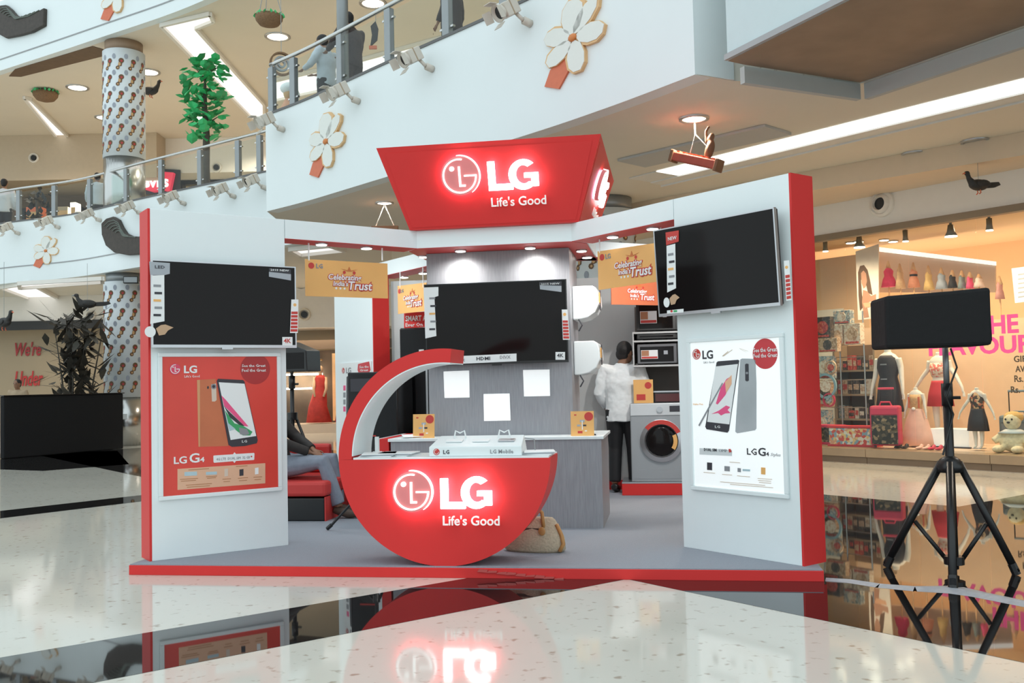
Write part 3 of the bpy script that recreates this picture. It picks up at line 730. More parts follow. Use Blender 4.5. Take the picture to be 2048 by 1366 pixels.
# centre
m = BF(-.635, 1.852, 1.400) @ RX(R(3.5))
t, fr = tv('television', 'large black television on the grey column', m, 1.205, .685, .05, BLK)
stickers(t, fr, None, [(847, 575), (876.7, 573.8), (876.7, 591.8), (868.8, 594.4), (872.7, 672), (850.7, 677)], [(1079, 564), (1123, 562.5), (1123, 584), (1080, 578.6)],
         [(1123.5, 619), (1135, 619), (1139.6, 679.6), (1125.7, 679.6)], (1111, 704, 1130, 719.5, 0))
o = decal(t, fr, [(900, 713), (1033, 707), (1033, 722.5), (900, 728.6)], PAPER, -.007, .002, 'connector_sticker')
dtext(o, fr, 'HDMI', 953, 720.5, 980, 713.5, INK, -.009, .02); dtext(o, fr, 'DIVX', 1000, 717.5, 1021, 711, INKG, -.009, .01); dtext(o, fr, '4x', 915, 723, 930, 715.5, INKG, -.009, .01)
# right
m = RW.m @ T((-.085, -.085, 1.680)) @ RX(R(3.0))
t, fr = tv('television', 'flat television with silver frame above the white phone poster', m, 1.04, .612)
stickers(t, fr, [[(1331, 465), (1357.3, 460.7), (1357.3, 483), (1332.4, 490.6)], INKR], [(1333, 491.8), (1350.3, 487.3), (1351.8, 576.4), (1334.4, 585)], None,
         [(1567.6, 521.7), (1578.3, 520.4), (1583.3, 600), (1572.6, 601.8)], None)
dtext(t, fr, 'NEW', 1336, 480, 1353, 473, PAPER, -.008, .01)
o = dcirc(t, fr, 1333, 605, 6, PAPER, -.010, .002, 'round_tag', ry=10)
decal(o, fr, [(1339, 597), (1345, 590), (1350, 588), (1359, 595), (1353, 600), (1350, 608), (1342, 610)], MATS['tan_print'], -.009, .001, 'hand_cutout')
o = decal(t, fr, [(1334, 621), (1367, 617.5), (1367, 625), (1334, 627.5)], PAPER, -.008, .001, 'label_sticker')
dcirc(o, fr, 1343, 622.5, 2.5, INKR, -.009, .001, n=10); decal(o, fr, [(1347, 620.5), (1354, 620), (1354, 624), (1347, 624.5)], GREEN, -.009, .001)

# ---------------------------------------------------------------- phone posters in light boxes
def lightbox(name, label, fr, x0, x1, z0, z1, prm, glow):
    t = thing(name, label, 'poster', fr.m)
    b = MB(); g = .028
    for (a, c, d_, e) in ((x0 - g, x1 + g, z0 - g, z0), (x0 - g, x1 + g, z1, z1 + g), (x0 - g, x0, z0, z1), (x1, x1 + g, z0, z1)): b.box(a, c, -.022, -.001, d_, e)
    b.build('frame', WHITE, t, bevel=.004)
    MB().box(x0 + .0005, x1 - .0005, -.010, -.002, z0 + .0005, z1 - .0005).build('print', prm, t)
    return t
Y0 = -.0105
rp = mat('red_poster_print', (.62, .055, .04), .35, noise=.25, scale=1.6, emit=.12, ecol=(.6, .06, .04))
t = lightbox('phone_poster', 'red poster of a leather-backed phone in a white frame', LW, .078, .907, .508, 1.475, rp, 0)
f = LW
small_symbol(t, f, 350.2, 738.2, 11, Y0 - .003, mat('poster_pink', (.75, .07, .14), .5))
dtext(t, f, 'LG', 368, 746.4, 394, 731, PAPER, Y0 - .002, .03); dtext(t, f, "Life's Good", 369, 755, 399, 750, PAPER, Y0 - .002, .005)
x, z = f.loc(510.6, 738, Y0); rr = .112
o = MB().prism([(min(max(px_, .1), .905), min(pz_, 1.474)) for px_, pz_ in circ(x, z, rr, 40)], Y0 - .001, Y0).build('seal', mat('dark_red_print', (.42, .03, .03), .4), t)
dtext(o, f, 'See the Great', 484, 734, 531, 728.5, PAPER, Y0 - .003, .01); dtext(o, f, 'Feel the Great', 484, 743.5, 532, 737.5, PAPER, Y0 - .003, .01)
LEA = mat('leather_print', (.58, .17, .075), .5, noise=.2, scale=5)
o = decal(t, f, [(394, 760), (431, 757.8), (457, 892), (397, 893.7)], LEA, Y0 - .001, .001, 'phone_back')
decal(o, f, [(394, 760), (400, 759.6), (400, 893.5), (397, 893.7)], mat('tan_light_print', (.66, .33, .16), .5), Y0 - .002, .001, 'phone_edge')
decal(o, f, [(422.5, 769), (432, 767), (433.3, 800), (430, 803), (424, 803)], mat('beige_print', (.70, .58, .48), .5), Y0 - .002, .001, 'camera_bar'); dcirc(o, f, 427.5, 773, 5.4, INKG, Y0 - .003, .001); dcirc(o, f, 427.5, 773, 3, INK, Y0 - .004, .001); dcirc(o, f, 416, 775, 1.8, INK, Y0 - .002, .001, ry=3)
o = decal(t, f, [(436, 757.5), (486, 760), (489, 763), (515.6, 880.4), (513.7, 886.5), (490, 892), (464, 893.7), (457, 890), (433.5, 762)], INK, Y0 - .002, .001, 'phone_front')
o = decal(o, f, [(437.6, 764.5), (489, 767.4), (512.5, 872), (461.3, 880)], PAPER, Y0 - .003, .001, 'phone_screen')
decal(o, f, [(443, 791), (451, 799), (497, 853), (489, 852), (448.5, 812)], PINK, Y0 - .004, .001); decal(o, f, [(447.5, 811), (455, 820), (489, 852), (480, 851), (460, 835)], INK, Y0 - .004, .001)
decal(o, f, [(449.7, 820), (469, 846.6), (486, 851.5), (505, 863.5), (500.4, 870.8), (486, 870.8), (472.7, 861), (457, 846.6)], GREEN, Y0 - .004, .001); decal(o, f, [(451, 828), (457, 846.6), (471, 858), (459, 862), (456.5, 853)], mat('pale_blue_print', (.45, .60, .66), .5), Y0 - .0045, .001)
decal(o, f, [(478, 855), (494, 858), (499, 868), (490, 871), (480, 868)], INKG, Y0 - .005, .001)
dtext(t, f, 'LG', 484, 885, 494, 880, PAPER, Y0 - .005, .01)
dtext(t, f, 'LG', 347.8, 927.5, 373.6, 913, PAPER, Y0 - .002, .02); dtext(t, f, 'G', 379, 925.5, 399, 906.5, PAPER, Y0 - .002, .02); dtext(t, f, '4', 400, 924, 409, 914, PAPER, Y0 - .002, .02)
o = decal(t, f, [(428, 911), (466, 908.6), (469, 904.5), (472, 908), (508, 905.8), (509, 907), (508.5, 919), (507, 920), (472, 922), (469, 926), (466, 922.5), (428.5, 925.6), (427, 924), (426.8, 912)], PAPER, Y0 - .001, .001, 'speech_bubble')
dtext(o, f, '4G LTE  DUAL SIM  32 GB', 433, 919, 500, 914, INKG, Y0 - .002)
dcirc(o, f, 503, 913, 1.6, INKR, Y0 - .002, .001, n=10)
o = decal(t, f, [(355, 938), (530.6, 926.3), (530.6, 966.6), (355, 980)], CREAMO, Y0 - .001, .001, 'offer_box')
for (a, c, d_, e, mm) in ((369, 944, 394, 952, MATS['pale_blue_print']), (412, 944, 434, 950, MATS['pale_blue_print']), (449, 938, 456, 953, MATS['beige_print']), (479, 939, 487, 952, INK), (510, 936, 517, 949, PAPER)):
    s_ = -.065 * (a - 380) * 0; decal(o, f, [(a, c), (d_, c - 1), (d_, e - 1), (a, e)], mm, Y0 - .002, .001, 'offer_picture')
BR_ = mat('brown_ink', (.40, .17, .06), .6)
for (a, c, d_) in ((377, 939.5, 418), (472, 932.5, 495), (360, 958.5, 396), (362, 962, 392), (412, 953, 434), (414, 956, 432), (445, 958, 462), (447, 963, 460), (476, 956, 496), (478, 961, 494), (507, 954, 524), (509, 959, 522), (372, 970, 424), (374, 974, 420)):
    sl = -.068; decal(o, f, [(a, c), (d_, c + sl * (d_ - a)), (d_, c + sl * (d_ - a) + 1), (a, c + 1)], BR_, Y0 - .002, .001, 'small_print')
# right poster, back-lit white
wp = mat('lit_white_print', (.9, .92, .92), .25, noise=.01, emit=.30, ecol=(.95, 1, 1))
f = RW; xs_ = [f.loc(1383, 700)[0], f.loc(1566, 800)[0]]
t = lightbox('phone_poster', 'back-lit white poster of a stylus phone in a white frame', RW, xs_[0], xs_[1], .505, 1.487, wp, 1)
small_symbol(t, f, 1392.6, 708.4, 10.5, Y0 - .003)
dtext(t, f, 'LG', 1405, 718, 1425.5, 700.5, INK, Y0 - .002, .025); dtext(t, f, "Life's Good", 1407, 726.5, 1428, 722, INKG, Y0 - .002)
x, z = f.loc(1530, 707.5, Y0); rr = abs(f.loc(1530, 677.5, Y0)[1] - z)
o = MB().prism([(px_, min(pz_, 1.486)) for px_, pz_ in circ(x, z, rr * 1.02, 40)], Y0 - .001, Y0).build('seal', mat('bright_red_print', (.60, .04, .05), .4), t)
dtext(o, f, 'See the Great', 1507, 704, 1553.5, 694.6, PAPER, Y0 - .003, .012); dtext(o, f, 'Feel the Great', 1507, 715, 1554, 706.5, PAPER, Y0 - .003, .012)
o = decal(t, f, [(1480.4, 719), (1484, 717), (1506, 717.5), (1511, 721), (1512.8, 766.5), (1512.8, 857), (1510, 860.5), (1474.4, 866.6), (1470.5, 863.4), (1472.5, 829.8)], mat('silver_print', (.42, .45, .47), .35, noise=.3, scale=3), Y0 - .001, .001, 'phone_back')
decal(o, f, [(1490, 729), (1493, 727), (1497, 728), (1497.5, 761), (1494, 763), (1490.5, 761)], INK, Y0 - .002, .001, 'camera_bar'); dcirc(o, f, 1493.8, 746, 2.5, INKG, Y0 - .003, .001, n=12)
o = decal(t, f, [(1433, 725), (1436, 722.5), (1476, 719.5), (1478.4, 721), (1457.8, 861.4), (1454.7, 865.4), (1413, 858.5), (1410.4, 853.5)], INK, Y0 - .002, .001, 'phone_front')
o = decal(o, f, [(1431, 733), (1475.6, 728), (1458.6, 848.8), (1414.3, 843.6)], PAPER, Y0 - .003, .001, 'phone_screen')
decal(o, f, [(1431.7, 807), (1441, 776.4), (1453, 758), (1463, 752), (1459, 770), (1450.7, 790), (1435, 809)], PINK, Y0 - .004, .001, 'petal_print')
decal(o, f, [(1450, 764), (1463, 750), (1463, 768), (1452, 786)], mat('soft_orange_print', (.85, .48, .30), .5), Y0 - .005, .001, 'petal_print')
decal(o, f, [(1423, 828), (1438, 821), (1452, 811), (1460, 814), (1455, 820), (1460.6, 826), (1450, 827), (1442, 831), (1436, 826)], PINK, Y0 - .004, .001, 'petal_print')
decal(t, f, [(1444, 765.5), (1446, 767), (1399, 852.5), (1396.5, 850.5)], INKG, Y0 - .004, .001, 'stylus_print')
dtext(t, f, 'LG', 1452 - 22, 856, 1452 - 12, 851, PAPER, Y0 - .004, .01)
o = decal(t, f, [(1399, 896), (1464, 900), (1464, 912), (1399, 909)], mat('pale_grey_print', (.70, .74, .75), .5), Y0 - .001, .0005, 'feature_strip')
dtext(o, f, 'DUAL SIM', 1408, 902.5, 1433, 896.5, INK, Y0 - .003, .015); dtext(o, f, '13MP', 1438, 904, 1454, 898, INKG, Y0 - .003); decal(o, f, [(1457, 898), (1461, 898), (1463, 904), (1458, 905)], INKR, Y0 - .003, .001)
dtext(t, f, 'LG', 1494, 910, 1513, 896.5, INK, Y0 - .002, .015); dtext(t, f, 'G', 1516.7, 912, 1531, 895.5, INK, Y0 - .002, .02); dtext(t, f, '4', 1532.5, 912, 1537.5, 904, INK, Y0 - .002, .02); dtext(t, f, 'Stylus', 1541, 914.5, 1561, 906, INKG, Y0 - .002, 0, shear=.3)
dtext(t, f, 'Stylus Pen', 1386, 811, 1406, 806.5, ORANGE, Y0 - .002)
for (a, c, d_, e, mm) in ((1414, 924.7, 1424, 939.7, INK), (1448.7, 932, 1459.4, 942, INKG), (1475, 935.8, 1481.6, 943.7, INKG), (1522, 934.6, 1530.6, 948.4, ORANGE), (1485, 938, 1500, 942, MATS['pale_blue_print'])):
    decal(t, f, [(a, c), (d_, c + .8), (d_, e + .8), (a, e)], mm, Y0 - .002, .001, 'offer_picture')
for (a, c, d_) in ((1459, 923.5, 1480), (1407, 944, 1430), (1444, 948, 1464), (1474, 951, 1500), (1515, 956, 1544), (1516, 960, 1542), (1518, 964, 1542), (1440, 963, 1530), (1460, 968, 1546)):
    decal(t, f, [(a, c), (d_, c + .08 * (d_ - a)), (d_, c + .08 * (d_ - a) + 1.1), (a, c + 1.1)], mat('tan_ink', (.62, .50, .38), .6), Y0 - .002, .001, 'small_print')
for (a, c, d_, e) in ((1444, 712, 1456, 702), (1446, 712, 1464, 699), (1478, 696, 1496, 702), (1480, 698, 1492, 704)):
    decal(t, f, [(a, c), (d_, e), (d_ + .8, e + .8), (a + .8, c + .8)], MATS['tan_ink'], Y0 - .002, .001, 'pen_scribble')
# rear wing poster
f = Fr(RLW.m); t = thing('phone_poster', 'white phone poster on the rear wing left of the round counter', 'poster', f.m)
decal(t, f, [(680, 727), (742, 722), (742, 880), (680, 880)], PAPER, -.012, .012, 'print'); small_symbol(t, f, 686, 741, 5.5, -.016); dtext(t, f, 'LG', 692, 746.5, 702, 735, INKG, -.014, .02)
o = decal(t, f, [(716, 728), (738, 723), (741, 740), (736, 748), (718, 748), (715, 740)], MATS['bright_red_print'], -.014, .002, 'seal'); dtext(o, f, 'See the', 719, 736, 737, 731, PAPER, -.016, .01); dtext(o, f, 'Great', 720, 742.5, 736, 738, PAPER, -.016, .01)
o = decal(t, f, [(693, 754), (700, 749), (736, 747), (740, 752), (740, 870), (692, 876)], INK, -.014, .002, 'phone_front'); decal(o, f, [(701, 753), (733, 751), (731, 757), (702, 759)], PAPER, -.016, .002)
for k in range(4): decal(t, f, [(686.5, 771 + 14 * k), (691, 771 + 14 * k), (691, 781 + 14 * k), (686.5, 781 + 14 * k)], (PINK, INKG, INKG, PINK)[k], -.014, .002, 'offer_picture')

# ---------------------------------------------------------------- hanging banners
def banner(label, fr, pts, y, str_px, m_=ORANGE, lettering=True):
    P = [fr.loc(px, py, y) for px, py in pts]
    t = thing('hanging_banner', label, 'banner', fr.m)
    b = MB().prism(P, y, y + .006); o = b.build('board', m_, t)
    for px in str_px:
        x, z = fr.loc(px, pts[0][1] + 3, y); MB().tube([(x, y + .003, z), (x, y + .003, HBZ - .002)], .006, 6).build('string', PAPER, t)
    x0, z0 = min(p[0] for p in P), min(p[1] for p in P); W_, H_ = max(p[0] for p in P) - x0, (P[0][1] - P[3][1])
    if lettering:
        yy = y - .003
        MB().prism(circ(x0 + W_ * .07, z0 + H_ * .83, H_ * .085, 16), yy, yy + .002).build('emblem', INKR, o)
        text('LG', H_ * .17, o, x0 + W_ * .165, z0 + H_ * .77, yy, INKG, .03)
        for dx, dz, s_, sz in ((.46, .48, 'Celebrating', .21), (.41, .31, "India's", .18), (.64, .22, 'Trust', .33)):
            text(s_, H_ * sz, o, x0 + W_ * dx, z0 + H_ * dz, yy + .001, INKR, .09, shear=.15)
            text(s_, H_ * sz, o, x0 + W_ * dx, z0 + H_ * dz, yy - .002, PAPER, .02, shear=.15)
        for k in range(3): MB().prism(circ(x0 + W_ * (.36 + .05 * k), z0 + H_ * .24, H_ * .03, 10), yy, yy + .001).build('star', PAPER, o)
        for k in (-1, 1):
            MB().prism(circ(x0 + W_ * (.52 + .06 * k), z0 + H_ * .69, H_ * .045, 10), yy, yy + .001).build('flourish', INKR, o)
        MB().prism([(x0 + W_ * .42, z0 + H_ * .79), (x0 + W_ * .50, z0 + H_ * .75), (x0 + W_ * .52, z0 + H_ * .86), (x0 + W_ * .54, z0 + H_ * .75), (x0 + W_ * .63, z0 + H_ * .79), (x0 + W_ * .54, z0 + H_ * .72), (x0 + W_ * .50, z0 + H_ * .72)], yy, yy + .001).build('flourish', mat('deep_orange_print', (.60, .18, .05), .5), o)
    return t
LBm = Fr(BF(-1.447, .795, 0, wa)); RBm = Fr(BF(KX, KY, 0, -wa))
banner('orange banner hanging at the left opening of the booth', LBm, [(610, 518), (775, 527), (776, 597), (611, 592)], .11, (618, 765))
banner('orange banner hanging at the right opening of the booth', RBm, [(1195, 503), (1331, 483), (1331, 561), (1197, 580)], .11, (1199, 1322))
RB2 = Fr(BF(-1.60, 3.575, 0, -wa)); banner('small orange banner further back left of the column', RB2, [(795, 572), (853, 565), (853, 622), (796, 628)], -.05, (800, 846))
RB3 = Fr(BF(KX + .05, KY2 - .28, 0, wa)); banner('reddish banner hanging behind the right orange banner', RB3, [(1222, 556), (1330, 557), (1330, 611), (1223, 609)], .12, (1226, 1326), mat('red_orange_print', (.62, .17, .08), .4, noise=.1))

# ---------------------------------------------------------------- round counter
rc = thing('round_counter', 'red round counter shaped like an open ring with glowing logo', 'counter', BF(-.078, .03, .770))
RO_, RI_, DD = .702, .612, .40; zt = -.012
end = math.degrees(math.acos(.072 / RO_)); a_t = math.degrees(math.asin(zt / RO_))
lo = circ(0, 0, RO_, 60, None, 180 - a_t, 360 + a_t)
MB().prism([(RI_ * math.cos(R(180 - a_t)) * 1.0, zt)] + lo[::1], 0, DD).build('body', RED, rc)
MB().prism(arc(0, 0, RO_, RI_, end, 180 - a_t - .01, 44), 0, DD).build('arch', RED, rc)
MB().prism(arc(0, 0, RI_ - .0005, RI_ - .008, end, 179, 44), .001, DD - .001).build('arch_lining', WHITE, rc)
MB().box(-RI_ + .009, RO_ - .012, .003, DD - .003, zt, zt + .012).build('table_top', WHITE, rc)
RC = Fr(rc.matrix_world)
big_logo(rc, RC, (823, 984, 43.5), (881, 957, 929, 1018), (922, 953, 982, 1018), (886, 1031, 999, 1051))
# ---------------------------------------------------------------- on the round counter
tz = .770 + .001
def cpt(px, py, z): return BM.inverted() @ atz(px, py, z)
ds = thing('phone_display_tray', 'white sloped phone display tray on the round counter', 'display tray', BF(.13, .06, tz))
wd, dp, hf, hb = .305, .26, .062, .12
b = MB(); p = [(-wd, 0, 0), (wd, 0, 0), (wd, dp, 0), (-wd, dp, 0), (-wd, 0, hf), (wd, 0, hf), (wd - .02, dp, hb), (-wd + .02, dp, hb)]
b.add(p, [(3, 2, 1, 0), (4, 5, 6, 7), (0, 1, 5, 4), (1, 2, 6, 5), (2, 3, 7, 6), (3, 0, 4, 7)]); b.build('tray', WHITE, ds, bevel=.004)
text('LG', .036, ds, -wd + .115, .016, -.002, INK, .02); text('LG Mobile', .036, ds, wd - .13, .016, -.002, INKG, .01)
MB().prism(circ(-wd + .05, .03, .021, 20), -.002, 0).build('emblem', INKR, ds); MB().prism(arc(-wd + .05, .03, .016, .013, 80, 360, 16), -.003, -.001).build('emblem_ring', PAPER, ds)
sl = math.atan2(hb - hf, dp)
for k, (x, m_) in enumerate(((-.16, PAPER), (.02, PAPER), (.19, SILV))):
    MB().box(-.055, .055, -.03, .03, 0, .008).build('phone_stand', m_, ds, T((x, .12, hf + .12 * math.tan(sl) + .002)) @ RX(sl), bevel=.003)
for x in (-.14, .16):
    MB().tube([(x - .04, .2, hb - .012), (x - .03, .2, hb + .035), (x, .2, hb + .02), (x + .03, .2, hb + .035), (x + .04, .2, hb - .012)], .006, 6).build('cradle', PAPER, ds)
MB().tube([(wd - .01, .22, .1), (wd + .05, .24, .09), (wd + .06, .2, .02), (wd + .055, .16, .006)], .004, 6).build('cable', GREYM, ds)
for k, (x, y, a, w_, h_, lb) in enumerate(((-.52, .16, .1, .11, .15, 'stack of leaflets at the left end of the round counter'), (-.40, .2, -.15, .12, .14, 'leaflets fanned beside the display tray'), (.55, .2, .05, .10, .14, 'leaflets at the right end of the round counter'))):
    t = thing('leaflet_stack', lb, 'leaflets', BF(x - .02, y, tz, a))
    for j in range(3):
        MB().box(-w_, w_, -h_ * .7, h_ * .7, j * .0075, j * .0075 + .006).build('leaflet', (PAPER, PGREY, PAPER)[j], t, RZ(.12 * (j - 1)) )
t = thing('card_holder', 'small clear and white card holder at the left end of the round counter', 'card holder', BF(-.60, .30, tz, .2)); MB().box(-.03, .03, -.03, .03, 0, .02).build('foot', PAPER, t); MB().box(-.012, .012, -.028, .028, .02, .12).build('card', PAPER, t)
# easels with orange cards on the counter
for px0, px1, yt, yb, lb in ((826, 868, 828, 879, 'orange price card on the left end of the grey counter'), (1142, 1187, 822, 875, 'orange price card on the right end of the grey counter')):
    a = cpt(px0, yb, .80); c = cpt(px1, yb, .80); Y_ = 1.70
    f = Fr(BF(0, Y_)); xa, za = f.loc(px0, yb); xb, zb = f.loc(px1, yt)
    t = thing('price_card', lb, 'card', BF((xa + xb) / 2, Y_, .8005)); W_, H_ = abs(xb - xa), zb - .80
    o = MB().box(-W_ / 2, W_ / 2, 0, .004, 0, H_).build('card', ORANGE, t, RX(-.08)); MB().box(-.004, .004, .004, .07, 0, H_ * .6).build('strut', PAPER, t)
    MB().prism(circ(W_ * .28, H_ * .78, W_ * .19, 18), -.002, 0).build('seal', INKR, o)
    for j, (x, z, s_, m_) in enumerate(((-.3, .85, .05, INKR), (0, .6, .1, PGREY), (-.15, .42, .08, PGREY), (.1, .42, .07, INK), (-.1, .15, .1, INKR), (.15, .2, .05, PAPER))):
        MB().box(W_ * x - W_ * s_, W_ * x + W_ * s_, -.002, 0, H_ * z - W_ * s_ * .5, H_ * z + W_ * s_ * .5).build('print', m_, o)
t = thing('phone_dock', 'small phone with cable on the right end of the counter', 'phone', BF(.74, 1.78, .8005, .3)); MB().box(-.035, .035, -.05, .05, 0, .012).build('phone', INK, t, bevel=.003); MB().tube([(0, .05, .006), (.0, .08, .05), (-.02, .06, .13), (-.04, .02, .10)], .004, 6).build('cable', SILV, t)
t = thing('paper_sheets', 'loose white papers on the left end of the grey counter', 'papers', BF(-.74, 1.72, .801)); MB().box(-.1, .1, -.06, .06, 0, .003).build('sheet', PAPER, t); MB().box(-.1, .1, -.06, .06, 0, .003).build('sheet', PAPER, t, T((.02, .01, .018)) @ RZ(.4) @ RX(.12))

# ---------------------------------------------------------------- appliances
ACW = mat('white_appliance_plastic', (.80, .84, .85), .3, noise=.01)
for k, (py0, py1, lb) in enumerate(((573, 640, 'upper white air conditioner on the side of the column'), (683, 751, 'lower white air conditioner on the side of the column'))):
    f = Fr(BF(0, 2.12)); z1 = f.loc(1130, py0)[1]; z0 = f.loc(1130, py1)[1]; H_ = z1 - z0
    t = thing('air_conditioner', lb, 'air conditioner', BF(.587, 2.12, z0))
    prof = [(0, 0), (.06, .0), (.13, H_ * .06), (.19, H_ * .2), (.225, H_ * .45), (.22, H_ * .75), (.205, H_ * .93), (.17, H_), (0, H_)]
    MB().prism(prof, 0, .42).build('body', ACW, t, bevel=.01)
    MB().box(.07, .15, .02, .40, -.004, .004).build('louvre', PGREY, t, T((.02, 0, H_ * .05)) @ RY(-.5))
    MB().box(.224, .23, .05, .12, H_ * .5, H_ * .8).build('energy_label', ORANGE, t); MB().box(.222, .228, .14, .22, H_ * .3, H_ * .9).build('label', INK, t)
    MB().tube([(.05, -.005, 0), (.08, -.02, -.05), (.05, -.015, -.1)], .006, 6).build('pipe', INK, t)
# rear wall behind the standing man
rw = thing('rear_panel', 'pale grey rear panel behind the standing man', 'booth panel', BF(0, 4.40)); MB().box(.30, 2.0, 0, .06, PH, HBZ).build('panel', mat('pale_grey_panel', (.52, .53, .53), .5, noise=.02), rw)
MB().box(.30, 2.0, -.015, 0, PH, PH + .1).build('skirting', RED, rw)
rl = thing('rear_panel', 'white rear panel beside the black refrigerator', 'booth panel', BF(0, 3.95)); MB().box(-1.55, -.30, 0, .06, PH, HBZ).build('panel', WHITE, rl)
# refrigerator and black appliance, left rear
fg = mat('black_steel', (.014, .014, .016), .18, .4)
f = Fr(BF(0, 3.2)); x0 = f.loc(800, 760)[0]; ztop = f.loc(800, 656)[1]
t = thing('refrigerator', 'tall black refrigerator behind the grey column at the left', 'refrigerator', BF(x0, 3.2, PH))
MB().box(0, .62, .03, .65, 0.02, ztop - PH).build('body', fg, t, bevel=.01)
o = MB().box(.004, .306, 0, .03, .03, ztop - PH - .01).build('door', fg, t, bevel=.008); MB().box(.27, .29, -.03, -.012, .5, 1.4).build('handle', SILV, o)
o = MB().box(.314, .616, 0, .03, .03, ztop - PH - .01).build('door', fg, t, bevel=.008); MB().box(.33, .35, -.03, -.012, .5, 1.4).build('handle', SILV, o)
MB().box(.2, .25, -.004, 0, ztop - PH - .42, ztop - PH - .22).build('sticker', PAPER, t)
f2 = Fr(BF(0, 3.3)); t = thing('header_sign', 'red sign with white lettering above the black refrigerator', 'sign', BF(0, 3.3))
pl = f2.poly([(808, 626), (900, 620), (900, 650), (808, 657)]); o = MB().prism(pl, 0, .03).build('board', RED, t)
dtext(o, f2, 'SMART A', 811, 642, 853, 631, PAPER, -.003, .02); dtext(o, f2, 'Ever On Ever', 811, 653, 868, 645, PAPER, -.003, .015)
t = thing('washing_machine', 'black front-loading machine left of the tall refrigerator', 'washing machine', BF(-1.38, 2.60, PH))
MB().box(-.21, .27, .0, .55, .02, 1.30).build('body', fg, t, bevel=.012); MB().prism(circ(0, .5, .19, 28), -.03, 0).build('door', BLK, t); MB().box(-.18, .24, -.006, 0, 1.12, 1.24).build('control_panel', INK, t); MB().box(-.12, .06, -.008, -.004, .70, .712).build('red_line', INKR, t)
for s in (-.18, .24): MB().box(s - .02, s + .02, .02, .06, 0, .02).build('foot', BLK, t)
# silver washing machine on a red plinth
f = Fr(BF(0, 3.86)); x0 = f.loc(1262, 900)[0]
pl = thing('appliance_plinth', 'red plinth under the silver washing machine', 'plinth', BF(x0 - .1, 3.84, PH)); MB().box(0, .8, 0, .5, 0, .12).build('plinth', RED, pl, bevel=.004); MB().box(0, .8, -.003, .5, .12, .135).build('top', SILV, pl)
WMs = mat('silver_appliance', (.36, .38, .40), .35, .3, noise=.04)
wz = PH + .136; ztop = f.loc(1318, 806)[1] - wz
t = thing('washing_machine', 'silver front-loading washing machine beside the standing man', 'washing machine', BF(x0, 3.86, wz))
MB().box(0, .60, 0, .42, 0, ztop).build('body', WMs, t, bevel=.01)
MB().box(.005, .595, -.012, 0, ztop - .125, ztop - .005).build('control_panel', mat('pale_silver', (.62, .65, .67), .3, .2), t, bevel=.003)
MB().prism(circ(.30, ztop - .065, .03, 20), -.035, -.012).build('dial', SILV, t); MB().box(.40, .53, -.016, -.012, ztop - .09, ztop - .03).build('display', INK, t)
cz = ztop * .52
b = MB(); n = 28
for (r0, y0, r1, y1) in ((.215, 0, .215, -.03), (.215, -.03, .17, -.045), (.17, -.045, .155, -.02)):
    vs_ = [(.31 + rr_ * math.cos(2 * math.pi * k / n), yy, cz + rr_ * math.sin(2 * math.pi * k / n)) for rr_, yy in ((r0, y0), (r1, y1)) for k in range(n)]
    b.add(vs_, [(k, (k + 1) % n, n + (k + 1) % n, n + k) for k in range(n)])
o = b.build('door', SILV, t, smooth=True); MB().ell((.31, -.012, cz), (.155, .03, .155), 24, 10).build('door_glass', SCREEN, o, smooth=True)
MB().prism(arc(.31, cz, .213, .168, 25, 140, 16), -.05, -.046).build('red_sticker', INKR, o); MB().prism(arc(.31, cz, .16, .12, -35, 25, 10), -.052, -.047).build('sticker', ORANGE, o)
MB().box(.02, .58, -.004, 0, .03, .12).build('kick_panel', WMs, t)
zt2 = wz + ztop
t = thing('price_card', 'orange card standing on the silver washing machine', 'card', BF(x0 + .14, 3.92, zt2 + .001)); MB().box(-.1, .1, 0, .005, 0, .24).build('card', ORANGE, t); MB().prism(circ(.05, .18, .035, 14), -.003, 0).build('seal', INKR, t); MB().box(-.07, .02, -.003, 0, .03, .09).build('print', INKR, t); MB().box(-.01, .01, .005, .07, 0, .1).build('strut', PAPER, t)
t = thing('oven_box', 'flat dark appliance behind the orange card on the washing machine', 'appliance', BF(x0 + .24, 4.0, zt2 + .001)); MB().box(0, .3, 0, .2, 0, .12).build('body', BLK, t, bevel=.01); MB().box(.0, .3, -.006, 0, .105, .12).build('trim', SILV, t); MB().box(.02, .28, -.004, 0, .01, .09).build('window', mat('dark_red_glass', (.10, .02, .02), .2), t)
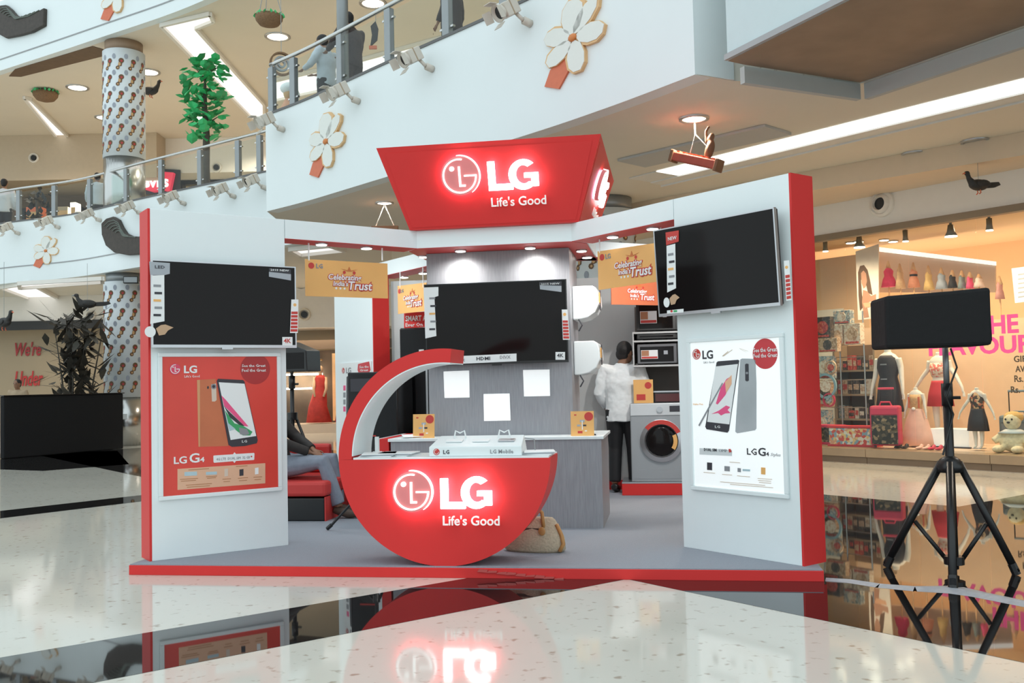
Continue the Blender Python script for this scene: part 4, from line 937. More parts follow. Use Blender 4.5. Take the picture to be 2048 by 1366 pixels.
# shelf with microwaves
f = Fr(BF(0, 3.86)); x0 = f.loc(1268, 700)[0]; zs = [f.loc(1300, p)[1] for p in (664.5, 681.5, 731)]
sh = thing('wall_shelf', 'pale wall shelf carrying the microwaves', 'shelf', BF(x0, 3.86)); 
for z in zs: MB().box(0, .75, 0, .5, z - .012, z + .006).build('shelf_board', mat('pale_shelf', (.55, .56, .56), .4), sh)
MB().box(0, .75, .50, .53, zs[2] - .3, zs[0] + .3).build('back_board', mat('brown_board', (.12, .10, .09), .5), sh); MB().box(-.012, 0, .0, .5, zs[2] - .012, zs[0] + .006).build('side_board', MATS['pale_shelf'], sh)
def microwave(label, z, H_, sil):
    t = thing('microwave_oven', label, 'microwave', BF(x0 + .03, 3.88, z + .0075))
    MB().box(0, .52, .02, .36, .01, H_).build('body', BLK, t, bevel=.006)
    for s_ in (.04, .48): MB().box(s_ - .02, s_ + .02, .05, .09, 0, .01).build('foot', BLK, t)
    o = MB().box(.003, .40, 0, .02, .012, H_ - .004).build('door', sil, t, bevel=.004); MB().box(.03, .37, -.002, 0, .03, H_ - .03).build('window', SCREEN, o)
    if H_ > .15:
        MB().box(.04, .21, -.005, -.002, H_ * .28, H_ * .70).build('sticker', PAPER, o); MB().box(.045, .12, -.007, -.005, H_ * .42, H_ * .68).build('sticker_picture', mat('food_print', (.45, .20, .10), .5), o); MB().box(.045, .205, -.007, -.005, H_ * .30, H_ * .39).build('sticker_band', INKR, o)
        MB().box(.27, .31, -.005, -.002, H_ * .48, H_ * .66).build('badge', PGREY, o)
    o = MB().box(.41, .517, .004, .02, .012, H_ - .004).build('control_panel', INK, t, bevel=.003); MB().box(.43, .50, .002, .004, H_ * .75, H_ * .88).build('display', INKG, o)
microwave('black microwave on the top shelf under the reddish banner', zs[0], .30, BLK)
microwave('low black oven squeezed between the two shelf boards', zs[1], .075, BLK)
microwave('dark microwave on the lower shelf above the standing man', zs[2], .215, mat('dark_silver', (.16, .16, .17), .3, .5))

# ---------------------------------------------------------------- sofa, bag, stands
sf = thing('red_sofa', 'low red sofa behind the left booth wing', 'sofa', BF(-1.98, 2.02, PH))
MB().box(-.36, .36, 0, .95, .0, .20).build('base', BLK, sf, bevel=.01); MB().box(.362, .372, 0.0, .95, .0, .21).build('front_board', REDM, sf); MB().box(-.36, .38, -.012, .96, .212, .345).build('seat', REDM, sf, bevel=.03)
MB().box(-.45, -.362, 0, .95, 0, .72).build('backrest', REDM, sf, bevel=.03); MB().box(-.36, .10, .87, .96, .346, .62).build('armrest', REDM, sf, bevel=.03)
bgm = mat('beige_woven', (.52, .43, .31), .85, noise=.3, scale=70, bump=.6); tanl = mat('tan_leather', (.50, .25, .08), .5)
bg_ = thing('handbag', 'beige woven handbag with tan handle standing behind the round counter', 'handbag', BF(.43, .60, PH, -.15))
b = MB()
for (z, wx, wy) in ((0, .21, .085), (.02, .225, .095), (.10, .22, .09), (.18, .19, .06), (.23, .165, .035), (.24, .15, .02)): pass
b.loft([(0, 0, z, wx, wy) for z, wx, wy in ((0, .20, .08), (.02, .222, .095), (.10, .215, .088), (.17, .18, .06), (.22, .15, .035), (.235, .13, .02))], 24)
b.build('body', bgm, bg_, smooth=True)
MB().tube([(-.10, -.03, .18), (-.08, -.045, .27), (.0, -.05, .34), (.07, -.045, .27), (.08, -.05, .17)], .013, 8).build('handle', tanl, bg_, smooth=True)
MB().tube([(.19, -.05, .01), (.216, -.04, .06), (.2, -.03, .12), (.165, -.02, .19)], .014, 8).build('trim', tanl, bg_, smooth=True); MB().ell((.078, -.088, .15), (.025, .01, .03)).build('clasp', tanl, bg_); MB().box(-.12, .05, -.094, -.088, .13, .15).build('pocket_flap', mat('dark_leather', (.06, .045, .035), .5), bg_, RX(-.2))
# small tripod whose leg shows left of the round counter
ft = atz(657, 1058, PH + .012); c0 = V((ft.x + .40, ft.y - .12, 0))
t = thing('tripod_stand', 'black tripod stand half hidden behind the round counter', 'tripod', T((c0.x, c0.y, PH)))
for a in (0, 1, 2):
    an = math.atan2(ft.y - c0.y, ft.x - c0.x) + a * 2 * math.pi / 3; lr = .42 if a == 0 else .24
    o = MB().tube([(math.cos(an) * lr, math.sin(an) * lr, .014), (math.cos(an) * .03, math.sin(an) * .03, .40)], .011, 8).build('leg', BLK, t)
    MB().tube([(math.cos(an) * (lr + .01), math.sin(an) * (lr + .01), .014), (math.cos(an) * (lr - .03), math.sin(an) * (lr - .03), .045)], .016, 8).build('rubber_foot', BLK, o)
MB().tube([(0, 0, .22), (0, 0, .66)], .014, 8).build('pole', BLK, t); MB().lathe([(.03, .36), (.03, .42)]).build('collar', BLK, t)
# loudspeaker behind the left wing
f = Fr(T((0, 9.6, 0))); xa, za = f.loc(608, 712)
def stand(label, x, y, ztop_, foot_r=.55, ang=.4, z0=0., hub=None, collar=None, poler=.018):
    t = thing('speaker_stand', label, 'speaker stand', T((x, y, z0))); hub = hub or .95; 
    MB().tube([(0, 0, .25), (0, 0, hub + .35)], poler * 1.25, 12).build('lower_pole', BLK, t, smooth=True); MB().tube([(0, 0, hub + .3), (0, 0, ztop_ - z0)], poler, 12).build('upper_pole', GREYM, t, smooth=True)
    MB().tube([(0, 0, hub + .28), (0, 0, hub + .42)], poler * 1.9, 12).build('collar', BLK, t, smooth=True); o = MB().tube([(.02, 0, hub + .33), (.07, -.02, hub + .33)], .012, 8).build('knob', BLK, t)
    for a in range(3):
        an = ang + a * 2 * math.pi / 3; ca_, sa_ = math.cos(an), math.sin(an)
        o = MB().tube([(ca_ * .03, sa_ * .03, hub), (ca_ * foot_r, sa_ * foot_r, .02)], .016, 8).build('leg', BLK, t, smooth=True); MB().tube([(ca_ * foot_r * .95, sa_ * foot_r * .95, .06), (ca_ * foot_r, sa_ * foot_r, .0)], .022, 8).build('rubber_foot', BLK, o)
        k = .52; MB().tube([(ca_ * foot_r * k, sa_ * foot_r * k, hub * (1 - k)), (ca_ * .03, sa_ * .03, .27)], .012, 8).build('brace', BLK, t, smooth=True)
    MB().lathe([(.05, .24), (.05, .29)]).build('brace_hub', BLK, t); MB().lathe([(.055, hub - .05), (.055, hub + .03)]).build('leg_hub', BLK, t)
    return t
s1 = aty(606, 740, 10.3)
stand('black stand under the small loudspeaker behind the left booth wing', s1.x - .12, 10.3, s1.z - .02, .40, .6, 0)
t = thing('loudspeaker', 'small black loudspeaker behind the left television', 'loudspeaker', T((s1.x - .02, 10.3, s1.z - .018)) @ RZ(-.35)); MB().prism([(-.15, 0), (.16, 0), (.15, .22), (-.10, .32), (-.16, .32)], -.14, .14).build('cabinet', BLK, t, bevel=.01); MB().box(-.12, .12, -.145, -.14, .03, .2).build('grille', BLKM, t)
# big covered loudspeaker on a tripod, right
fe = [atz(1773, 1128, .02), atz(2033, 1144, .02), atz(1906, 1172, .02)]; c = (fe[0] + fe[1] + fe[2]) / 3
spx, spy = aty(1893, 760, 6.05).x, 6.05
FR_ = .0
t = thing('speaker_stand', 'tall black tripod stand under the covered loudspeaker', 'speaker stand', T((spx, spy, 0)))
zh = aty(1893, 925, spy).z; zc = aty(1889, 770, spy).z; zt_ = aty(1886, 697, spy).z; zb_ = aty(1900, 1122, spy).z
MB().tube([(0, 0, zb_ - .05), (0, 0, zc)], .027, 12).build('lower_pole', BLK, t, smooth=True); MB().tube([(0, 0, zc - .03), (0, 0, zt_ + .06)], .018, 12).build('upper_pole', GREYM, t, smooth=True)
MB().tube([(0, 0, zc - .13), (0, 0, zc + .01)], .034, 12).build('collar', BLK, t, smooth=True); MB().tube([(.02, -.01, zc - .08), (.07, -.03, zc - .08)], .01, 8).build('knob', BLK, t)
MB().lathe([(.075, zh - .06), (.08, zh - .02), (.06, zh + .02), (.03, zh + .04)]).build('leg_hub', BLK, t, smooth=True); MB().lathe([(.06, zb_ - .02), (.06, zb_ + .03)]).build('brace_hub', BLK, t)
for p in fe:
    d = V((p.x - spx, p.y - spy, 0)); u = d.normalized()
    o = MB().tube([u * .05 + V((0, 0, zh)), d + V((0, 0, .02))], .024, 8).build('leg', BLK, t, smooth=True); MB().tube([d * .93 + V((0, 0, .07)), d + V((0, 0, .005))], .027, 8).build('rubber_foot', BLK, o)
    k = .55; MB().tube([d * k + V((0, 0, zh * (1 - k))), u * .04 + V((0, 0, zb_))], .014, 8).build('brace', BLK, t, smooth=True)
MB().tube([(.02, -.03, zt_), (.05, -.04, zt_ - .12), (-.02, -.03, zt_ - .3), (.02, -.03, zh + .3), (-.06, -.04, zh + .05)], .006, 6).build('cable', BLK, t)
f = Fr(T((0, spy - .17, 0)) @ RZ(-.10)); pp = f.poly([(1770, 592), (1820, 588), (1900, 582), (1982, 574), (1986, 690), (1773, 697)])
t = thing('loudspeaker', 'large loudspeaker under a black cloth cover on the tall tripod', 'loudspeaker', f.m)
b = MB(); b.prism(pp, 0, .34); o = b.build('cloth_cover', BLKM, t, bevel=.02)
xs_ = [p[0] for p in pp]; MB().prism([(max(xs_) - .01, min(p[1] for p in pp) + .02), (max(xs_) + .012, min(p[1] for p in pp) + .03), (max(xs_) + .008, max(p[1] for p in pp) - .06), (max(xs_) - .02, max(p[1] for p in pp) - .03)], .04, .32).build('side_fold', BLKM, t, bevel=.008)
# tape over cables on the floor
TAPE = mat('grey_duct_tape', (.36, .38, .42), .45, noise=.25, scale=30, bump=.5)
pts = [atz(px, py, 0) for px, py in ((1652, 1160), (1700, 1163), (1760, 1172), (1830, 1178), (1905, 1180), (1960, 1190), (2048, 1208))]; pts.append(pts[-1] * 2 - pts[-2])
b = MB(); w_ = [.04, .05, .06, .075, .11, .08, .07, .07]
for i in range(len(pts) - 1):
    a, c = pts[i], pts[i + 1]; dd = (c - a).normalized(); n = V((-dd.y, dd.x, 0))
    b.add([a - n * w_[i] + V((0, 0, .0015)), c - n * w_[i + 1] + V((0, 0, .0015)), c + V((0, 0, .014)), a + V((0, 0, .014)), c + n * w_[i + 1] + V((0, 0, .0015)), a + n * w_[i] + V((0, 0, .0015))], [(0, 1, 2, 3), (3, 2, 4, 5)])
tag(b.build('floor_tape', TAPE), 'grey tape over a cable running from the platform corner', 'tape')
# crumpled red foil on the platform edge
f = Fr(BF(0, -.004)); t = thing('torn_foil', 'torn shiny red foil on the platform edge', 'foil', f.m)
b = MB()
for k in range(9):
    px = 965 + k * 19; x, z = f.loc(px, 1141 + k * 2.0); b.prism([(x - .035, z - .008), (x + .03, z - .012 + .006 * (k % 2)), (x + .035, z + .006), (x - .02, z + .01 - .004 * (k % 3))], -.006 - .003 * (k % 2), 0)
b.build('foil', mat('shiny_red_foil', (.60, .10, .09), .15, .3), t)
# ================================================================ mall decorations
# spotlights on the fascias
def spotlight_proto():
    t = thing('spotlight', 'x', 'spotlight')
    MB().tube([(.08, 0, 0), (.07, -.10, .02)], .045, 10).tube([(.07, -.10, .02), (.0, -.16, .12)], .022, 8).build('bracket', SPOTW, t, smooth=True)
    X = T((-.04, -.30, .10)) @ RZ(R(-6)) @ RX(R(30)) @ M.Scale(.82, 4)          # aim left and down
    MB().box(-.11, .11, -.02, .22, -.09, .11, X=X).build('housing', SPOTW, t, bevel=.012)
    MB().box(-.112, .112, .08, .10, -.092, .112, X=X).build('band', mat('tan_band', (.40, .30, .20), .5), t)
    b = MB(); b.X = X; n = 18
    vs_ = [(r * math.cos(2 * math.pi * k / n), y, .01 + r * math.sin(2 * math.pi * k / n)) for r, y in ((.10, -.02), (.125, -.10), (.115, -.11), (.08, -.06)) for k in range(n)]
    b.add(vs_, [(i * n + k, i * n + (k + 1) % n, (i + 1) * n + (k + 1) % n, (i + 1) * n + k) for i in range(3) for k in range(n)]); b.build('rim', SPOTW, t, smooth=True)
    b = MB(); b.X = X; b.prism(circ(0, .01, .085, 18), -.065, -.05); b.build('lens', BLK, t)
    for (x, z, a) in ((-.13, .01, 1), (.13, .01, -1)):
        MB().box(-.005, .005, -.12, 0, -.08, .08, X=X @ T((x, -.10, z)) @ RZ(a * R(-25))).build('barn_door', SPOTW, t)
    for z in (-.12, .13): MB().box(-.08, .08, -.11, 0, -.004, .004, X=X @ T((0, -.10, z)) @ RX(R(-25 if z > 0 else 25))).build('barn_door', SPOTW, t)
    return t
sproto = spotlight_proto(); used = False
def place_spot(poly, px, py, s_, label, grp):
    global used
    p, fm = onpoly(poly, px, py); m_ = fm @ M.Scale(s_, 4)
    if not used: o = sproto; o.matrix_world = m_; used = True; o['label'] = label
    else: o = dup(sproto, m_, label)
    o['group'] = grp
G1, G2 = 'spotlights on the projecting balcony', 'spotlights on the left balcony'
for px, py, lb in ((1052, 52, 'spotlight nearest the large flower on the front balcony'), (858, 142, 'spotlight in the middle of the front balcony'), (712, 206, 'spotlight above the smaller flower on the front balcony'), (562, 262, 'spotlight at the left corner of the front balcony')):
    place_spot(FBL, px, py, 1.0, lb, G1)
for px, py, lb in ((34, 468, 'leftmost spotlight on the left balcony'), (114, 456, 'spotlight above the flower on the left balcony'), (198, 442, 'spotlight left of the dark feather on the left balcony'), (279, 428, 'spotlight right above the dark feather'),
                   (366, 409, 'spotlight half hidden behind the top of the left wing'), (465, 395, 'spotlight above the left wing nearest the booth sign'), (527, 378, 'spotlight cut off by the corner of the front balcony')):
    place_spot(FLL, px, py, 1.05, lb, G2)

# wall flowers
PET = mat('petal_white', (.78, .80, .76), .5, noise=.03); RIM = mat('petal_rim', (.75, .48, .24), .55, noise=.1); OL = mat('orange_leaf', (.68, .17, .08), .5, noise=.1); OC = mat('flower_heart', (.65, .22, .06), .5)
def petal(l, w_): return [(0, 0), (w_ * .35, l * .18), (w_ * .5, l * .5), (w_ * .45, l * .8), (w_ * .2, l * .98), (-w_ * .2, l), (-w_ * .45, l * .8), (-w_ * .5, l * .5), (-w_ * .35, l * .18)]
def flower(poly, px, py, s_, label):
    p, fm = onpoly(poly, px, py)
    t = thing('wall_flower', label, 'flower decoration', fm @ M.Diagonal((s_ * 1.55, s_, s_, 1)), 'flowers on the balcony fronts')
    for a, l, w_ in ((2, 1.0, .62), (-62, .78, .52), (-122, .80, .50), (176, .92, .48), (100, .74, .55), (38, .95, .42)):
        X = RY(R(a))
        a_ = 0
        o = MB().prism(petal(l, w_), -.10, -.0, 0, None).build('petal', RIM, t, X)
        pr = [(x * .86 - .02, .06 + z * .90) for x, z in petal(l, w_)]
        MB().prism(pr, -.115, -.10).build('petal_face', PET, o)
    MB().ell((0, -.12, 0), (.10, .06, .10), 14, 8).build('heart', OC, t, smooth=True)
    MB().prism([(-.33, -.42), (-.02, -.55), (-.42, -1.12), (-.78, -.92), (-.62, -.55)], -.06, -.0).build('leaf', OL, t)
    return t
flower(FBL, 1152, 77, .42, 'large white flower with orange leaf on the front balcony')
flower(FBL, 657, 284, .42, 'white flower with orange leaf left of the red sign')
flower(FLL, 94, 502, .36, 'small white flower with red leaf on the left balcony')
flower(FLL2, 236, -12, .50, 'flower cut off by the top edge on the upper balcony')
# dark feather cut-outs
FE = mat('dark_feather', (.045, .035, .028), .6, noise=.5, scale=12, bump=.4); FEG = mat('grey_green_feather', (.12, .14, .12), .6, noise=.4, scale=10)
def feather(poly, px, py, pts, label):
    p, fm = onpoly(poly, px, py); fr = Fr(fm); t = thing('feather_cutout', label, 'decoration', fm)
    pl = fr.poly(pts); MB().prism(pl, -.10, -.0).build('cutout', FE, t, bevel=.02)
    cxm = sum(q[0] for q in pl) / len(pl); czm = sum(q[1] for q in pl) / len(pl)
    for k in range(5):
        s_ = .85 - .14 * k
        line = [(cxm + (x - cxm) * s_, -.105 - .004 * k, czm + (z - czm) * s_ - .02) for x, z in pl[:len(pl) // 2 + 1]]
        MB().tube(line, .012, 5).build('barb', FEG, t)
feather(FLL, 250, 480, [(210, 448), (220, 438), (233, 434), (243, 440), (250, 455), (258, 467), (270, 473), (285, 474), (312, 460), (312, 500), (290, 509), (262, 511), (236, 506), (219, 492), (211, 470)], 'dark curled feather cut-out beside the red edge of the left wing')
feather(FLL2, 45, 45, [(-2, 20), (8, 13), (18, 12), (28, 20), (38, 32), (50, 36), (68, 33), (95, 18), (94, 53), (70, 66), (45, 73), (18, 78), (0, 68), (-6, 40)], 'large dark feather cut-out on the upper balcony')

# leafy tree on the left balcony
LEAF = [mat('leaf_green', (.055, .52, .18), .45, noise=.15), mat('leaf_dark', (.05, .36, .13), .5, noise=.3)]
BARK = mat('bark', (.11, .09, .075), .9, noise=.4, scale=14, bump=.6)
tp = aty(413, 345, 20.9)
tr = thing('potted_tree', 'artificial tree with bright green leaves behind the left railing', 'tree', T((tp.x, 20.9, 5.202)))
MB().tube([(0, 0, .28), (-.01, 0, .9), (.0, .02, 1.6), (-.03, 0, 2.2), (-.01, 0, 2.9)], [.09, .08, .075, .06, .02], 9).build('trunk', BARK, tr, smooth=True)
MB().lathe([(.16, 0), (.2, .28), (.18, .3)], seg=20).build('pot', GREYM, tr)
lm = None; rnd = random.Random(3)
for k in range(9):
    z = 1.85 + .14 * k; a = k * 2.4; MB().tube([(0, 0, z), (math.cos(a) * .3, math.sin(a) * .2, z + .18)], [.022, .008], 6).build('branch', BARK, tr)
for k in range(190):
    z = 1.55 + 1.72 * rnd.random(); rad = (.47 if z < 2.9 else .36) * math.sqrt(rnd.random()) + .03; a = rnd.uniform(0, 6.28)
    if lm is None:
        lm = MB().add([(0, 0, 0), (.10, .01, .07), (.10, .03, .17), (0, .02, .25), (-.10, .03, .17), (-.10, .01, .07), (0, -.02, .12)], [(0, 1, 6), (1, 2, 6), (2, 3, 6), (3, 4, 6), (4, 5, 6), (5, 0, 6)]).build('leaf', LEAF[0], tr); o = lm
        lm2 = lm.data.copy(); lm2.materials[0] = LEAF[1]
    else:
        o = lm.copy(); col.objects.link(o); o.parent = tr
        if rnd.random() < .3: o.data = lm2
    o.matrix_local = T((math.cos(a) * rad, math.sin(a) * rad * .8, z)) @ RZ(rnd.uniform(0, 6.28)) @ RX(rnd.uniform(.6, 2.6)) @ M.Scale(rnd.uniform(.75, 1.15), 4)

# hanging baskets
BASK = mat('basket_wicker', (.22, .13, .07), .9, noise=.5, scale=40, bump=.7)
def basket(px, py, y, r, label):
    P = aty(px, py, y); t = thing('hanging_basket', label, 'basket', T(P))
    MB().lathe([(r * .3, -r * .55), (r * .7, -r * .42), (r * .95, -r * .1), (r, .06), (r * .93, .06)], seg=20).build('bowl', BASK, t, smooth=True)
    for k in range(3):
        a = k * 2.1; MB().tube([(math.cos(a) * r * .95, math.sin(a) * r * .95, .05), (0, 0, S2 - P.z - .003)], .008, 5).build('cord', GREYM, t)
    first_ = None
    for k in range(22):
        a = 2 * math.pi * k / 22
        if first_ is None: o = first_ = MB().add([(0, 0, 0), (.06, 0, .06), (0, .02, .14), (-.06, 0, .06)], [(0, 1, 2, 3)]).build('leaf', LEAF[0], t)
        else: o = first_.copy(); col.objects.link(o); o.parent = t
        o.matrix_local = T((math.cos(a) * r, math.sin(a) * r, .03)) @ RZ(a * 3) @ RX(rnd.uniform(-.8, .8)) @ M.Scale(r * 2.2, 4)
basket(538, 38, 18.5, .27, 'wicker hanging basket with green sprigs near the top')
basket(91, 190, 26.0, .33, 'wicker hanging basket with green sprigs at the upper left')

# hanging birds and toys
DK = mat('dark_plumage', (.03, .028, .027), .6, noise=.4, scale=20, bump=.4)
def bird(name, px, py, y, s_, rz, label, ztop, red=True, tail=1.0, m_=None):
    P = aty(px, py, y); t = thing(name, label, 'bird ornament', T(P) @ RZ(rz) @ M.Scale(s_, 4))
    b = MB().ell((0, 0, 0), (.30, .14, .15), 14, 9).tube([(-.2, 0, .05), (-.30, 0, .16), (-.33, 0, .26)], [.10, .065, .055], 10).ell((-.35, 0, .29), (.085, .06, .065), 10, 8)
    b.build('body', m_ or DK, t, vox=.02)
    MB().tube([(-.42, 0, .29), (-.50, 0, .26)], [.025, .006], 6).build('beak', OL if red else GREYM, t)
    MB().prism([(.18, .06), (.62 * tail, .10), (.68 * tail, .02), (.5 * tail, -.05), (.2, -.08)], -.05, .05).build('tail', m_ or DK, t, bevel=.015)
    for s in (-1, 1): MB().ell((.05, s * .13, .02), (.22, .03, .10), 12, 6).build('wing', m_ or DK, t, smooth=True)
    for s in (-.05, .05): MB().tube([(.0, s, -.12), (.02, s, -.2), (-.03, s, -.24)], .015, 6).build('leg', OL if red else GREYM, t)
    if ztop: MB().tube([(0, 0, .1), (0, 0, (ztop - P.z) / s_)], .006, 5).build('cord', GREYM, t)
    return t
P = atz(1950, 281, S1)
bird('hanging_bird', 1957, 370, P.y, .46, .3, 'black bird with red feet hanging at the right', S1 - .03)
bird('hanging_bird', 302, 182, atz(297, 144, S2).y, .75, 2.8, 'dark duck hanging right of the patterned column', S2 - .03)
bird('perched_crow', 175, 608, 20.5, .62, .5, 'dark crow hanging in front of the bamboo plant', S1, False, 1.1)
bird('hanging_bird', 8, 645, 20, .7, 2.6, 'bird with red beak cut off by the left edge', S1)
# wheel ornament and leafy ornament behind the railing
P = aty(563, 128, 16); t = thing('wheel_ornament', 'dark round ornament hanging behind the front railing', 'ornament', T(P) @ RZ(.5))
for r in (.2, .13, .07): MB().prism(arc(0, 0, r, r - .03, 0, 359.9, 30), -.03, .03).build('ring', BASK if r > .15 else GREYM, t)
MB().tube([(0, 0, .2), (0, 0, S2 - P.z)], .005, 5).build('cord', GREYM, t)
P = aty(748, 68, 15); t = thing('leaf_ornament', 'dark leaf shaped ornament hanging behind the front railing', 'ornament', T(P)); MB().prism([(-.06, -.2), (.05, -.1), (.07, .08), (.03, .2), (-.05, .12), (-.03, -.02)], -.02, .02).build('leaf', DK, t); MB().tube([(.03, 0, .2), (.03, 0, S2 - P.z)], .005, 5).build('cord', GREYM, t); MB().box(-.08, .04, -.02, .02, -.24, -.19).build('base', OL, t)
# hanging raft
P0 = atz(1388, 236, S1); yy = P0.y
P = aty(1392, 322, yy); t = thing('hanging_raft', 'red wooden raft with a small figure hanging under the soffit', 'ornament', T(P) @ RZ(-.65) @ RY(.34))
RW_ = mat('red_wood', (.42, .07, .04), .5, noise=.3, scale=10); WD_ = mat('brown_wood', (.22, .10, .05), .6, noise=.3, scale=10)
MB().box(-.26, .26, -.07, .07, -.045, .045).build('deck', RW_, t, bevel=.01)
for k in (-1, 1): MB().box(k * .27 - .02, k * .27 + .02, -.08, .08, -.065, .065).build('end_block', WD_, t, bevel=.008)
for k in range(7): MB().box(-.21 + .07 * k - .015, -.21 + .07 * k + .015, -.05, .05, .045, .065).build('peg', OL, t)
MB().ell((.12, 0, .14), (.05, .05, .11), 12, 8).ell((.10, 0, .27), (.035, .035, .05), 10, 8).tube([(.06, 0, .2), (.02, 0, .32), (.04, 0, .38)], .018, 6).build('figure', WD_, t, vox=.012)
zc_ = S1 - P.z
for k, c_ in ((-.08, 0), (.2, 0)): MB().tube([(k, 0, .05), (0, 0, zc_ * .62)], .006, 5).build('cord', GREYM, t, RY(-.34))
MB().tube([(0, 0, zc_ * .62), (0, 0, zc_ - .025)], .009, 6).build('cord', GREYM, t, RY(-.34))
for px, py, lb in ((769, 430, 'small swing hanging from the downlight left of the red sign'),):
    P0 = atz(769, 405, S1); t = thing('hanging_swing', lb, 'ornament', T(P0)); 
    for k in (-1, 1): MB().tube([(0, 0, -.03), (k * .14, 0, -.36)], .007, 5).build('cord', GREYM, t)
    MB().box(-.2, .2, -.04, .04, -.42, -.36).build('bar', WD_, t)

# Levi's style red shop sign and upper shops
P0 = aty(320, 365, 31.0); f = Fr(T((0, 31.0, 0)))
t = thing('shop_sign', 'red shop sign with white letters behind the left railing', 'sign', f.m)
o = MB().prism(f.poly([(262, 338), (347, 345), (339, 383), (326, 380), (305, 383), (288, 378), (262, 378)]), 0, .2).build('board', mat('lit_red_sign', (.65, .03, .06), .4, emit=.55, ecol=(.8, .04, .09)), t)
MB().prism(f.poly([(250, 330), (356, 337), (356, 388), (250, 384)]), .2, .26).build('backing', BLK, t)
dtext(o, f, "Levi's", 270, 375, 337, 350, mat('lit_letter', (.95, .95, .95), .4, emit=.8), -.02, .03, ext=.015)
def shopfront(px0, px1, y, z0, z1, label, m_):
    f = Fr(T((0, y, 0))); xa = f.loc(px0, 380)[0]; xb = f.loc(px1, 380)[0]
    t = thing('shop_window', label, 'shop window', T((xa, y, 0))); W_ = xb - xa
    MB().box(0, W_, .3, .4, z0, z1).build('backdrop', m_, t); MB().box(0, W_, -.05, .3, z1, z1 + .12).box(0, .1, -.05, .3, z0, z1).box(W_ - .1, W_, -.05, .3, z0, z1).build('frame', BLK, t); MB().box(.1, W_ - .1, 0, .015, z0, z1).build('pane', GLASS, t)
    return t
WARM = mat('warm_lit_interior', (.62, .40, .20), .7, noise=.5, scale=2.5, emit=.3, ecol=(.8, .48, .22))
shopfront(360, 520, 32.4, 5.2, 8.2, 'warm lit shop window right of the red sign on the upper level', WARM)
shopfront(45, 165, 32.4, 5.2, 7.4, 'dim shop window behind the far left railing', mat('dim_interior', (.30, .21, .13), .7, noise=.6, scale=3, emit=.12))
for px, py, lb in ((102, 350, 'round glowing lamp behind the far left railing'),):
    P = aty(px, py, 30.8); t = thing('pendant_lamp', lb, 'lamp', T(P)); MB().lathe([(.05, .16), (.2, .08), (.24, -.04), (.1, -.08)][::-1], seg=18).build('shade', LAMPW, t); MB().tube([(0, 0, .16), (0, 0, 8.05 - P.z if 8.05 > P.z else .3)], .01, 6).build('cord', BLK, t)
for px, py, w_, h_, m_, lb in ((58, 427, .42, .45, OL, 'red and tan bin behind the far left railing'), (138, 417, .16, .42, LAMPW, 'glowing white light box behind the left railing'), (112, 423, .40, .35, WBR, 'tan carton beside the glowing light box')):
    P = aty(px, py, 26); t = thing('display_box', lb, 'box', T((P.x, 26.4, 5.202))); MB().box(-w_ / 2, w_ / 2, -.15, .15, 0, P.z - 5.2 + h_ / 2).build('body', m_, t, bevel=.01); MB().box(-w_ / 2 + .02, w_ / 2 - .02, -.156, -.15, .05, P.z - 5.2 + h_ * .2).build('panel', MT_, t)
P = aty(90, 405, 25.6); t = thing('bare_tree', 'dark bare potted shrub behind the far left railing', 'plant', T((P.x, 25.2, 5.202)))
MB().tube([(0, 0, 0), (.02, 0, .6), (-.05, 0, 1.3)], [.06, .05, .02], 7).build('trunk', BARK, t)
lf = None
for k in range(60):
    if lf is None: o = lf = MB().add([(0, 0, 0), (.06, 0, .06), (0, .02, .16), (-.06, 0, .06)], [(0, 1, 2, 3)]).build('leaf', DK, t)
    else: o = lf.copy(); col.objects.link(o); o.parent = t
    o.matrix_local = T((rnd.gauss(0, .17), rnd.gauss(0, .12), rnd.uniform(.4, 1.4))) @ RZ(rnd.uniform(0, 6)) @ RX(rnd.uniform(0, 3)) @ M.Scale(1.3, 4)

# wall writing
f = Fr(T((0, 27.98, 0))); wr = thing('wall_writing', "red brush lettering We're Under on the tan hoarding", 'lettering', f.m)
RS = mat('red_brush_paint', (.42, .04, .045), .6)
dtext(wr, f, "We're", 30, 712, 82, 684, RS, -.01, .02, shear=.25, ext=.005); dtext(wr, f, "Under", 30, 772, 86, 742, mat('brighter_red_paint', (.55, .04, .04), .6), -.01, .02, shear=.25, ext=.005)
# black barrier in front of the left column
P0, P1 = atz(8, 918, 0), atz(247, 897, 0); a = math.atan2(P1.y - P0.y, P1.x - P0.x); L_ = (P1 - P0).length
fb = Fr(T((P0.x, P0.y, 0)) @ RZ(a)); ht = fb.loc(120, 790)[1]
t = thing('black_barrier', 'black cloth covered barrier in front of the patterned column', 'barrier', fb.m)
MB().box(0, L_ * 1.0, 0, .12, 0.0, ht).build('cloth', BLKM, t, bevel=.02); MB().box(-.02, L_ + .02, -.02, .14, ht, ht + .02).build('top_board', BLK, t)
